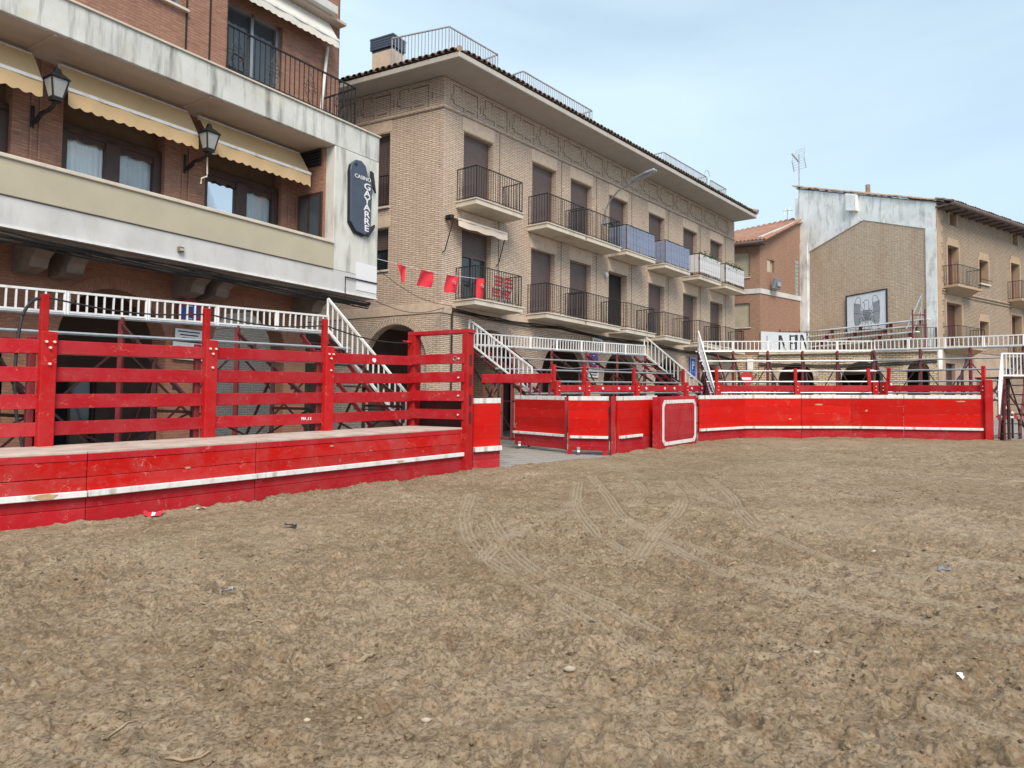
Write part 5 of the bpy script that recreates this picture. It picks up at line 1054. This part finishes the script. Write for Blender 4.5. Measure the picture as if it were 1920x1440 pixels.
t=panel('arena_gate','red gate leaf with white rail on casters beside the dark hinge post',g2a,g2b,1.44,base=.06,group='gate leaves of the entrance',stripcut=(.06,0)); casters(t,g2a,g2b,(.25,))
d,_=v2(g2a,g2b)
for f in (.04,.9): x,y=g2a[0]+(g2b[0]-g2a[0])*f,g2a[1]+(g2b[1]-g2a[1])*f; part('foot_block',MB().bar(V(x-.05,y,-.02),V(x+.06,y-.02,-.02),.05,.18,True),M_['crim'],t)
w0,w1=(2.66,19.75),(4.02,21.65)
hp_=thing('hinge_post','dark red square hinge post between gate leaf and wing panel','post',V(2.56,19.72)); part('post',MB().bar(V(2.56,19.72,-.12),V(2.56,19.72,1.44),.16,.12),M_['crim'],hp_,I4,.01)
part('hinge',MB().tube([V(2.49,19.65,.3),V(2.49,19.65,.5)],.02,6).tube([V(2.49,19.65,1.0),V(2.49,19.65,1.2)],.02,6),M_['iron'],hp_)
panel('wing_panel','red wing panel with short white rail left of the shield',w0,w1,1.44,stripcut=(.08,1.0))
# burladero shield
s0,s1=(3.98,21.05),(5.52,23.35)
sh_=thing('shelter_shield','freestanding red shelter shield with a white octagonal frame in front of the barrier','shield',V(*s0)); d,L=v2(s0,s1); s=Vector((d.y,-d.x,0))
hh=[-.1,.28,.66,1.04,1.42]
for a,b in zip(hh,hh[1:]): board(sh_,s0,s1,a+.001,b-.001,.05,'crim','board',0,.004)
post(sh_,(s0[0]-d.x*.10-s.x*.02,s0[1]-d.y*.10-s.y*.02),Vector((-s.x,-s.y,0)),-.1,1.41,.24,.05,'crim','side_board')
Ms=frame(s0[0],s0[1],math.degrees(math.atan2(d.y,d.x)),gz(*s0)); sl=d.x*GX+d.y*GY
fo=[(.16,.20),(.30,.07),(L-.22,.07),(L-.08,.20),(L-.08,1.18),(L-.22,1.32),(.30,1.32),(.16,1.18)]; fi=[(.28,.25),(.38,.17),(L-.32,.17),(L-.2,.25),(L-.2,1.13),(L-.32,1.22),(.38,1.22),(.28,1.13)]
for k in range(8):
    j=(k+1)%8; q=[fo[k],fo[j],fi[j],fi[k]]; part('white_frame',MB().prism([(x,-.037,z+x*sl) for x,z in q],(0,.01,0)),M_['wstrip'],sh_,Ms)
# main barrier
BP=[(5.82,24.25),(7.75,25.95),(9.65,25.98),(11.3,25.95),(12.78,25.40),(14.95,24.55)]
bl=['first red barrier panel right of the shield, angled away','red barrier panel second from the shield, facing the arena','red barrier panel with a pale chip, third from the shield','red barrier panel fourth from the shield','last red barrier panel ending at the tall right post']
for k,(a,b) in enumerate(zip(BP,BP[1:])): panel('barrier_panel',bl[k],a,b,1.42,white=(1.30,1.42),strip=(.30,.38),low=.30,group='red barrier panels at the back of the arena',stripcut=(0,.08 if k==4 else 0))
chipmat=plain('bare_wood_chip',(.45,.30,.17),.8,var=.2,scale=20)
def chip(parent,p,q,f,h,l,th,off):
    d,L=v2(p,q); s=Vector((d.y,-d.x,0)); c=V(p[0]+d.x*L*f+s.x*off,p[1]+d.y*L*f+s.y*off,h); rr=random.Random(int(f*97+h*31))
    part('bare_chip',MB().prism([(-l/2,0,rr.uniform(-.3,.3)*th),(-l*.2,0,-th/2),(l*.3,0,-th*.4),(l/2,0,th*.3),(l*.1,0,th/2),(-l*.3,0,th*.35)],(0,-.003,0)),chipmat,parent,frame(c.x,c.y,math.degrees(math.atan2(d.y,d.x)),c.z))
PN=[o for o in bpy.data.objects if o.name.startswith('barrier_panel') and o.parent is None]; BS=[o for o in bpy.data.objects if o.name.startswith('platform_section') and o.parent is None]
chip(PN[2],BP[2],BP[3],.35,1.10,.30,.05,.028); chip(PN[4],BP[4],BP[5],.70,1.22,.30,.04,.028); chip(PN[1],BP[1],BP[2],.8,.62,.10,.05,.028); chip(PN[3],BP[3],BP[4],.3,.9,.08,.06,.028)
chip(BS[0],F00,F1,.885,.345,.28,.07,.062); chip(BS[2],F2,F3,.62,.335,.2,.035,.062); chip(BS[2],F2,F3,.30,.70,.09,.03,.0); chip(BS[1],F1,F2,.55,.55,.10,.03,.0)
# --- fences behind the barrier
def fence2(label,pts,leans=None,discs=(),name='rail_fence',ptop=1.86,thin=2.35,hp=(1.53,1.74)):
    t=thing(name,label,'fence',V(*pts[0]))
    for a,b in zip(pts,pts[1:]): board(t,a,b,hp[0],hp[1],.055,'crim','plank',.06)
    for a,b in zip(pts,pts[1:]): board(t,a,b,1.05,1.25,.055,'crim','plank',.06)
    for i,p in enumerate(pts):
        d,_=v2(p,pts[i+1]) if i+1<len(pts) else v2(pts[i-1],p); s=Vector((d.y,-d.x,0))
        post(t,(p[0]+s.x*.1,p[1]+s.y*.1),d,-.05,ptop,.20,.12,'post'); post(t,(p[0]-d.x*.04,p[1]-d.y*.04),d,1.6,thin,.11,.09,'post','upper_post',lean=(leans[i] if leans else 0))
        for h in (1.7,1.58): c=V(p[0]+s.x*.165,p[1]+s.y*.165,h); piece('bolt',bolt_me,t,frame(c.x,c.y,math.degrees(math.atan2(d.y,d.x)),c.z))
    for i,fs in discs:
        a,b=pts[i],pts[i+1]; d,_=v2(a,b); s=Vector((d.y,-d.x,0))
        for f in fs: c=V(a[0]+(b[0]-a[0])*f+s.x*.09,a[1]+(b[1]-a[1])*f+s.y*.09,1.64); piece('white_disc',disc_me,t,frame(c.x,c.y,math.degrees(math.atan2(d.y,d.x)),c.z))
    return t
N0=(1.26,23.0); nd_=(.669,.743); NP=[(N0[0]+nd_[0]*u,N0[1]+nd_[1]*u) for u in (0,1.48,4.27,7.55,9.3)]
fence2('red rail fence with pale discs behind the entrance gate leaves',NP,discs=((0,(.75,)),(1,(.3,.62,.85)),(2,(.18,.55,.75)),(3,(.25,.7))))
RP=[(7.35,27.8),(10.1,27.6),(12.72,27.3)]
fence2('red rail fence right of the steep white stair rail, behind the barrier',RP,leans=(0,0,-4))
RQ=[(13.0,27.05),(14.98,24.62)]
t=fence2('red rail fence running to the tall post at the right end of the barrier',RQ,leans=(4,0),ptop=1.86)
p=RQ[1]; d,_=v2(*RQ); part('end_post',MB().box(-.13,.13,-.08,.08,-.1,1.9),M_['post'],t,frame(p[0]+.0,p[1]-.12,0,gz(*p)),.012)
# gate with red bars behind the entrance
gb=thing('bar_gate','red steel bar gate with a broad top plank behind the entrance','gate',V(-.85,21.9)); ga,gb2=(-.87,23.0),(1.12,22.05)
board(gb,ga,gb2,1.80,2.06,.06,'crim','top_plank',.04); board(gb,ga,gb2,.15,.2,.04,'maroon','bottom_rail')
for k in range(8):
    f=.03+k*.134; x,y=ga[0]+(gb2[0]-ga[0])*f,ga[1]+(gb2[1]-ga[1])*f; part('bar',MB().box(x-.025,x+.025,y-.025,y+.025,gz(x,y)+(0 if k in (0,4,7) else .2),gz(x,y)+1.85),M_['maroon'],gb)
c=V(ga[0]+(gb2[0]-ga[0])*.78,ga[1]+(gb2[1]-ga[1])*.78-.04,1.93); piece('white_disc',disc_me,gb,frame(c.x,c.y,-25,c.z))

# ================================================================ GRANDSTANDS
def lerp2(a,b,f): return (a[0]+(b[0]-a[0])*f,a[1]+(b[1]-a[1])*f)
def stand(label,f0,f1,b0,b1,n,npan,rows=5,h0=1.48,htop=2.92,stairs=(),group='steel grandstands round the arena',bars=8,frame_mat='maroon'):
    t=thing('grandstand',label,'grandstand',V(*f0),group)
    H=lambda k:h0+(htop-h0)*k/(rows-1)
    for i in range(n+1):
        a,b=lerp2(f0,f1,i/n),lerp2(b0,b1,i/n); m=lerp2(a,b,.5); fm=MB()
        part('back_post',MB().bar(V(*b,-.1),V(*b,htop+.02),.085,.085),M_[frame_mat],t); part('middle_post',MB().bar(V(*m,-.1),V(*m,(h0+htop)/2-.1),.07,.07),M_['dkred'],t); part('front_post',MB().bar(V(*a,-.1),V(*a,h0-.05),.07,.07),M_['dkred'],t)
        fm.bar(V(*a,h0-.12),V(*b,htop-.12),.05,.07)
        for k in range(rows):
            q=lerp2(a,b,k/(rows-1)); fm.bar(V(*q,H(k)-.22),V(*q,H(k)),.045,.045)
        fm.bar(V(*a,h0-.22),V(*lerp2(a,b,.5),h0-.22),.05,.05); part('stringer',fm,M_['dkred'],t)
        part('strut',MB().bar(V(*b,.1),V(*m,(h0+htop)/2-.25),.04,.04),M_['dkred'],t)
        if i<n:
            a2,b2=lerp2(f0,f1,(i+1)/n),lerp2(b0,b1,(i+1)/n)
            part('cross_brace',MB().bar(V(*b,.2),V(*b2,htop-.5),.035,.035).bar(V(*b2,.2),V(*b,htop-.5),.035,.035),M_['dkred'],t)
            part('cross_brace',MB().bar(V(*a,.2),V(*a2,h0-.2),.03,.03).bar(V(*a2,.2),V(*a,h0-.2),.03,.03),M_['dkred'],t)
    for k in range(rows):
        a,b=lerp2(f0,b0,k/(rows-1)),lerp2(f1,b1,k/(rows-1)); d,L=v2(a,b); e=.12
        part('seat_tube',MB().tube([V(*a,H(k))-d*e,V(*b,H(k))+d*e],.03,7),M_['galv'],t)
    d,L=v2(b0,b1); bal=boxmesh('baluster',-.014,.014,-.014,.014,0,.36,M_['white'])
    for i in range(npan):
        a,b=lerp2(b0,b1,i/npan),lerp2(b0,b1,(i+1)/npan); dd=d*.025; a3=V(*a,htop)+dd; b3=V(*b,htop)-dd; u=Vector((0,0,1))
        pn=part('railing_panel',MB().bar(a3+u*.40,b3+u*.40,.04,.04).bar(a3+u*.05,b3+u*.05,.035,.035).bar(a3,a3+u*.42,.045,.045).bar(b3,b3+u*.42,.045,.045),M_['white'],t)
        for k in range(1,bars):
            q=a3.lerp(b3,k/bars); piece('baluster',bal,pn,T(q+u*.04+d*random.uniform(-.006,.006))@Matrix.Rotation(math.atan2(d.y,d.x),4,'Z')@Matrix.Rotation(random.gauss(0,.012),4,'Y'))
    for end,hb,drop in stairs:
        b_,a_=(b0,f0) if end==0 else (b1,f1); d2,L2=v2(b_,a_); A=V(*b_,htop+.10)-d2*.05; Bv=V(a_[0]+d2.x*.1,a_[1]+d2.y*.1,htop+.10-drop); hr=.72; u=Vector((0,0,1))
        sr=part('stair_railing',MB().bar(A,Bv,.045,.045).bar(A+u*hr,Bv+u*hr,.045,.045).bar(A,A+u*hr,.045,.045).bar(Bv,Bv+u*hr,.045,.045),M_['white'],t)
        bm=boxmesh('baluster',-.013,.013,-.013,.013,0,hr,M_['white']); nb=15
        for k in range(1,nb): piece('baluster',bm,sr,T(A.lerp(Bv,k/nb))@Matrix.Rotation(math.atan2(d2.y,d2.x),4,'Z'))
        off=Vector((-d2.y,d2.x,0))*(.75 if end==0 else -.75)*hb
        part('stair_stringer',MB().bar(A-u*.2,Bv-u*.2,.04,.09).bar(A-u*.2+off,Bv-u*.2+off,.04,.09),M_['maroon'],t)
        for k in range(9):
            q=A.lerp(Bv,(k+.5)/9)-u*.25; part('tread',MB().bar(q,q+off,.16,.025,True),M_['dkred'],t)
    return t
nb_=Vector((-.8,.6,0))
def back(p,o): return (p[0]+nb_.x*o,p[1]+nb_.y*o)
stand('steel stand behind the plank fence at the far left, cut by the picture edge',(-8.2,9.3),back(G1,.3),(-10.6,10.9),back(G1,2.75),1,2,bars=9)
stand('steel stand with white top rails in front of the red brick arches',back(G1,.3),back(G3,.3),back(G1,2.75),back(G3,2.75),3,5,stairs=((1,1,2.2),),bars=9)
mb_=lambda p,o:(p[0]-.743*o,p[1]+.669*o)
S0=(N0[0]-.669*.8,N0[1]-.743*.8); S1=NP[4]
stand('steel stand with white top rails in front of the buff arcade',mb_(S0,.3),mb_(S1,.3),mb_(S0,2.75),mb_(S1,2.75),5,7,htop=2.98,stairs=((0,1,1.55),(1,1,2.0)),bars=9)
stand('steel stand behind the right barrier facing the rubble arcade',(7.3,28.1),(12.9,27.6),(7.32,30.5),(14.0,30.2),5,5,htop=3.08,stairs=((0,1,2.3),),bars=8)
stand('steel stand at the right end running towards the access stair',(13.15,27.3),(15.2,24.75),(14.05,30.15),(17.75,26.9),3,4,htop=3.10,bars=8)
# access stair at far right
st_=thing('access_stair','white railed access stair and landing at the right picture edge','stair',V(16.5,25.4)); u=Vector((0,0,1))
La,Lb=(16.0,25.35),(18.4,25.7); pn=part('landing_railing',MB().bar(V(*La,2.78),V(*Lb,2.78),.045,.045).bar(V(*La,2.06),V(*Lb,2.06),.045,.06).bar(V(*La,2.04),V(*La,2.8),.045,.045),M_['white'],st_)
bm=boxmesh('baluster',-.013,.013,-.013,.013,0,.72,M_['white'])
for k in range(1,18): piece('baluster',bm,pn,T(V(*lerp2(La,Lb,k/18),2.06)))
A,Bv=V(*La,2.06),V(15.33,24.5,.82); sr=part('stair_railing',MB().bar(A,Bv,.045,.045).bar(A+u*.72,Bv+u*.72,.045,.045).bar(Bv,Bv+u*.72,.045,.045),M_['white'],st_)
for k in range(1,9): piece('baluster',bm,sr,T(A.lerp(Bv,k/9)))
part('landing_deck',MB().prism([V(*La,1.96),V(*Lb,1.96),V(Lb[0]-.2,Lb[1]+1.2,1.96),V(La[0]-.2,La[1]+1.2,1.96)],(0,0,.05)),M_['dkred'],st_)
for x,y in ((16.05,25.4),(17.2,25.6),(16.0,26.4)): part('leg',MB().bar(V(x,y,-.1),V(x,y,2.0),.07,.07),M_['maroon'],st_)
off=Vector((-.5,.45,0)); part('stringer',MB().bar(A-u*.1,V(15.15,24.25,.1),.05,.12).bar(A-u*.1+Vector((.5,-.35,0)),V(15.65,23.95,.1)+Vector((0,.1,0)),.04,.1),M_['maroon'],st_)
for k in range(6):
    q=A.lerp(V(15.15,24.25,.1),(k+.7)/6.5)-u*.12; part('tread',MB().bar(q,q+Vector((.5,-.33,0)),.2,.03,True),M_['dkred'],st_)
part('brace',MB().bar(V(16.05,25.4,1.7),V(17.2,25.6,.2),.04,.04),M_['dkred'],st_)
# striped trestle + bollards
tr=thing('striped_trestle','low trestle wrapped in red and white tape under the access stair','trestle',V(16.3,26.0))
for x,y in ((15.9,25.9),(16.9,26.3)): part('leg',MB().bar(V(x,y,-.08),V(x,y,.75),.05,.05),M_['iron'],tr)
q0,q1=V(15.6,25.9,.72),V(17.0,26.2,.66)
for k in range(8): part('tape_band',MB().bar(q0.lerp(q1,k/8),q0.lerp(q1,(k+.97)/8),.10,.06),M_['sred'] if k%2 else M_['signw'],tr)
q0,q1=V(16.1,25.95,1.35),V(17.0,26.25,.68)
for k in range(8): part('tape_band',MB().bar(q0.lerp(q1,k/8),q0.lerp(q1,(k+.97)/8),.05,.09),M_['sred'] if k%2 else M_['signw'],tr)
for x,y,lab in ((16.05,25.55,'dark bollard standing nearest the tall end post'),(17.05,26.15,'dark bollard standing farther right beneath the landing')):
    t=thing('bollard',lab,'bollard',V(x,y,-.08),'bollards under the landing'); part('post',MB().tube([V(x,y,-.1),V(x,y,.55)],.055,10),M_['waste'],t); part('collar',MB().tube([V(x,y,.55),V(x,y,.6)],.075,10),M_['waste'],t); part('base',MB().tube([V(x,y,-.1),V(x,y,-.06)],.09,10),M_['waste'],t)
o=part('road_line',MB().prism([V(15.4,25.4,-.05),V(16.1,25.6,-.05),V(16.05,25.75,-.05),V(15.35,25.55,-.05)],(0,0,.004)),M_['yelline'],None); tag(o,'short yellow painted line beside the tall end post','line')
# traffic sign behind the right stand, no entry
def noentry(x,y,h):
    t=thing('no_entry_sign','red round no entry sign on a pole behind the right barrier','sign',V(x,y)); c=V(x,y,h); r=.3
    part('disc',MB().prism([(c.x+r*math.cos(a),c.y,c.z+r*math.sin(a)) for a in [k*math.pi/14 for k in range(28)]],(0,.02,0)),M_['sred'],t); part('bar',MB().box(c.x-.2,c.x+.2,c.y-.008,c.y-.002,c.z-.055,c.z+.055),M_['signw'],t); part('pole',MB().tube([V(x,y+.05,-.1),V(x,y+.05,h+.3)],.03,8),M_['galv'],t)
noentry(9.95,33.0,2.05)
ns=thing('notice_board','white notice board with blue edge leaning behind the right barrier','sign',V(15.3,32)); c=V(15.2,32,1.35); part('board',MB().box(c.x-.45,c.x+.45,c.y,c.y+.03,c.z-.4,c.z+.5),M_['signw'],ns); part('edge',MB().box(c.x-.5,c.x-.45,c.y-.01,c.y+.03,c.z-.4,c.z+.5),M_['sblue'],ns); part('mark',MB().box(c.x+.05,c.x+.2,c.y-.008,c.y-.004,c.z-.15,c.z+.02),M_['iron2'],ns)
# guide cables along the upper fence posts
def cable(name,label,pts,r,mat,cat='cable',sag=.06):
    m=MB(); L=[]
    for a,b in zip(pts,pts[1:]):
        for k in range(8): L.append(Vector(a).lerp(Vector(b),k/8)+Vector((0,0,-sag*math.sin(math.pi*k/8))))
    L.append(Vector(pts[-1])); o=part(name,m.tube(L,r,6),M_[mat],None); return tag(o,label,cat)
U=lambda p,h:tuple(V(p[0],p[1],h))
cable('steel_cable','slack dark cable strung between the upper posts of the plank fence',[U(G1,2.9),U(G2,2.85),U(G25,2.82),U(G3,2.6)],.013,'cable',sag=.10)
for (p,lab,m) in ((G3,'red turnbuckle at the end of the cable by the tall frame','sred'),):
    a,b=V(G25[0],G25[1],2.82).lerp(V(G3[0],G3[1],2.6),.86),V(G3[0],G3[1],2.6); o=part('turnbuckle',MB().tube([a,a.lerp(b,.35),a.lerp(b,.4),b],[.014,.018,.03,.022],7),M_[m],None); tag(o,lab,'turnbuckle')
hp0=V(G1[0],G1[1],2.88); o=part('hose',MB().tube(smooth_line([tuple(hp0),tuple(hp0+Vector((-.12,-.09,-.04))),tuple(hp0+Vector((-.2,-.2,-.3))),tuple(hp0+Vector((-.22,-.26,-.9))),tuple(hp0+Vector((-.2,-.25,-1.5))),tuple(hp0+Vector((-.12,-.2,-2.02)))],8),.022,7),M_['cable'],None); tag(o,'black hose hanging from the first upper fence post to the platform','hose')
cable('steel_cable','thin cable between the upper posts of the disc-marked rail fence',[U(q,2.3) for q in NP],.01,'galv',sag=.05); cable('steel_cable','thin cable between the upper posts behind the right barrier',[U(q,2.3) for q in RP],.01,'galv',sag=.05)

# ================================================================ LITTER ON THE SAND
def gpt(x,y,h=0): return Vector((x,y,sand_z(x,y)+h))
def stick(x,y,ang,l,r,label,bend=.15,mat='stick',name='stick',cat='stick'):
    c,s=math.cos(R(ang)),math.sin(R(ang)); pts=[]
    for k in range(6):
        f=k/5-.5; pts.append(gpt(x+c*l*f-s*bend*l*(.25-f*f),y+s*l*f+c*bend*l*(.25-f*f),r*.7+.004*(k%2)))
    m=MB().tube(pts,[r*.7,r,r,r*.9,r*.8,r*.5],6)
    if l>.14: m.tube([pts[3],pts[3]+Vector((-s*l*.2,c*l*.2,.012))],[r*.6,r*.3],5)
    o=part(name,m,M_[mat],None,I4,0,True); return tag(o,label,cat,'dry sticks on the sand' if cat=='stick' else None)
stick(-.89,4.89,62,.17,.017,'pale hollow cane stump lying in the middle foreground','.0' and .02)
stick(-1.70,5.52,35,.22,.008,'thin forked dry twig left of the pale cane stump'); stick(2.13,7.31,30,.30,.010,'bent dry twig lying across the tyre tracks'); stick(-1.87,3.83,70,.20,.006,'curved thin twig near the lower left corner',.4); stick(-1.45,3.6,2,.20,.008,'straight dry stick near the bottom edge on the left',.05)
stick(-2.30,6.0,-5,.18,.008,'short looped twig left of the grey dust patch',.5); stick(-2.0,6.6,-50,.2,.008,'slanting dry twig beside the dark rag',.1); stick(-.35,3.25,10,.13,.009,'tiny dry stick at the bottom edge left of centre'); stick(1.55,3.35,75,.12,.008,'short upright-lying twig low on the right'); stick(.62,5.6,-55,.16,.006,'fine dry straw right of the cane stump',.1)
rr=random.Random(11)
w_=thing('crumpled_wrapper','crumpled red wrapper at the foot of the platform','litter',gpt(-4.63,10.2)); m=MB(); L=[]
for i in range(7):
    for j in range(3): L.append(gpt(-4.63+(i-3)*.034,10.2+(i-3)*.024+(j-1)*.035,.015+rr.uniform(0,.03)+(.03 if i in(0,6) else 0)))
for i in range(6):
    for j in range(2): q=i*3+j; m.poly([L[q],L[q+1],L[q+4],L[q+3]])
part('sheet',m,M_['flag'],w_); part('print',MB().poly([L[7]+Vector((0,0,.004)),L[8]+Vector((0,0,.004)),L[11]+Vector((0,0,.004)),L[10]+Vector((0,0,.004))]),M_['signw'],w_)
def scrap(x,y,sx,sy,mat,label,name='paper_scrap',h=.02):
    m=MB(); L=[]
    for i in range(4):
        for j in range(4): L.append(gpt(x+(i/3-.5)*sx,y+(j/3-.5)*sy,.012+rr.uniform(0,h)))
    for i in range(3):
        for j in range(3): q=i*4+j; m.poly([L[q],L[q+1],L[q+5],L[q+4]])
    o=part(name,m,M_[mat],None); tag(o,label,'litter')
scrap(-4.2,10.65,.14,.08,'stone','pale plastic scrap in the sand right of the red wrapper'); scrap(2.52,4.42,.035,.022,'signw','small white bottle cap half buried on the right',h=.008); scrap(-2.59,9.25,.13,.07,'iron','small dark rag lying below the platform joint',h=.04); scrap(-2.31,6.43,.10,.06,'iron2','dark crumpled rag in the grey dust patch on the left',h=.05); scrap(3.92,7.1,.12,.015,'bscr','thin blue plastic strip on the right side of the arena',h=.01)
def pebble(x,y,r,label):
    m=MB(); b=0
    for p in ico: j=rr.uniform(.8,1.2); m.v.append(tuple(gpt(x,y,r*.25)+Vector((p[0]*r*1.3*j,p[1]*r*j,p[2]*r*.6*j))))
    m.f=[tuple(f) for f in icf]; o=part('pebble',m,M_['stone'],None,I4,0,True); tag(o,label,'stone','pale stones on the sand')
for x,y,r,lab in ((-.4,3.87,.022,'flat pale stone left of the bottom centre'),(3.72,8.03,.03,'round pale stone far right beyond the tyre tracks'),(-1.0,3.95,.016,'small pale pebble right of the curved twig'),(-.75,4.0,.015,'small whitish pebble near the flat stone'),(2.05,2.95,.035,'pale clump of stone in the lower right corner'),(1.35,3.15,.03,'pale stone low on the right of centre'),(.35,4.6,.03,'brown stone in the central foreground'),(1.9,4.9,.02,'small stone beside the faint hoofprints'),(-3.1,8.3,.03,'small pale stone below the platform on the left')): pebble(x,y,r,lab)
SC.render.resolution_x=1024; SC.render.resolution_y=768
SC.render.engine='CYCLES'
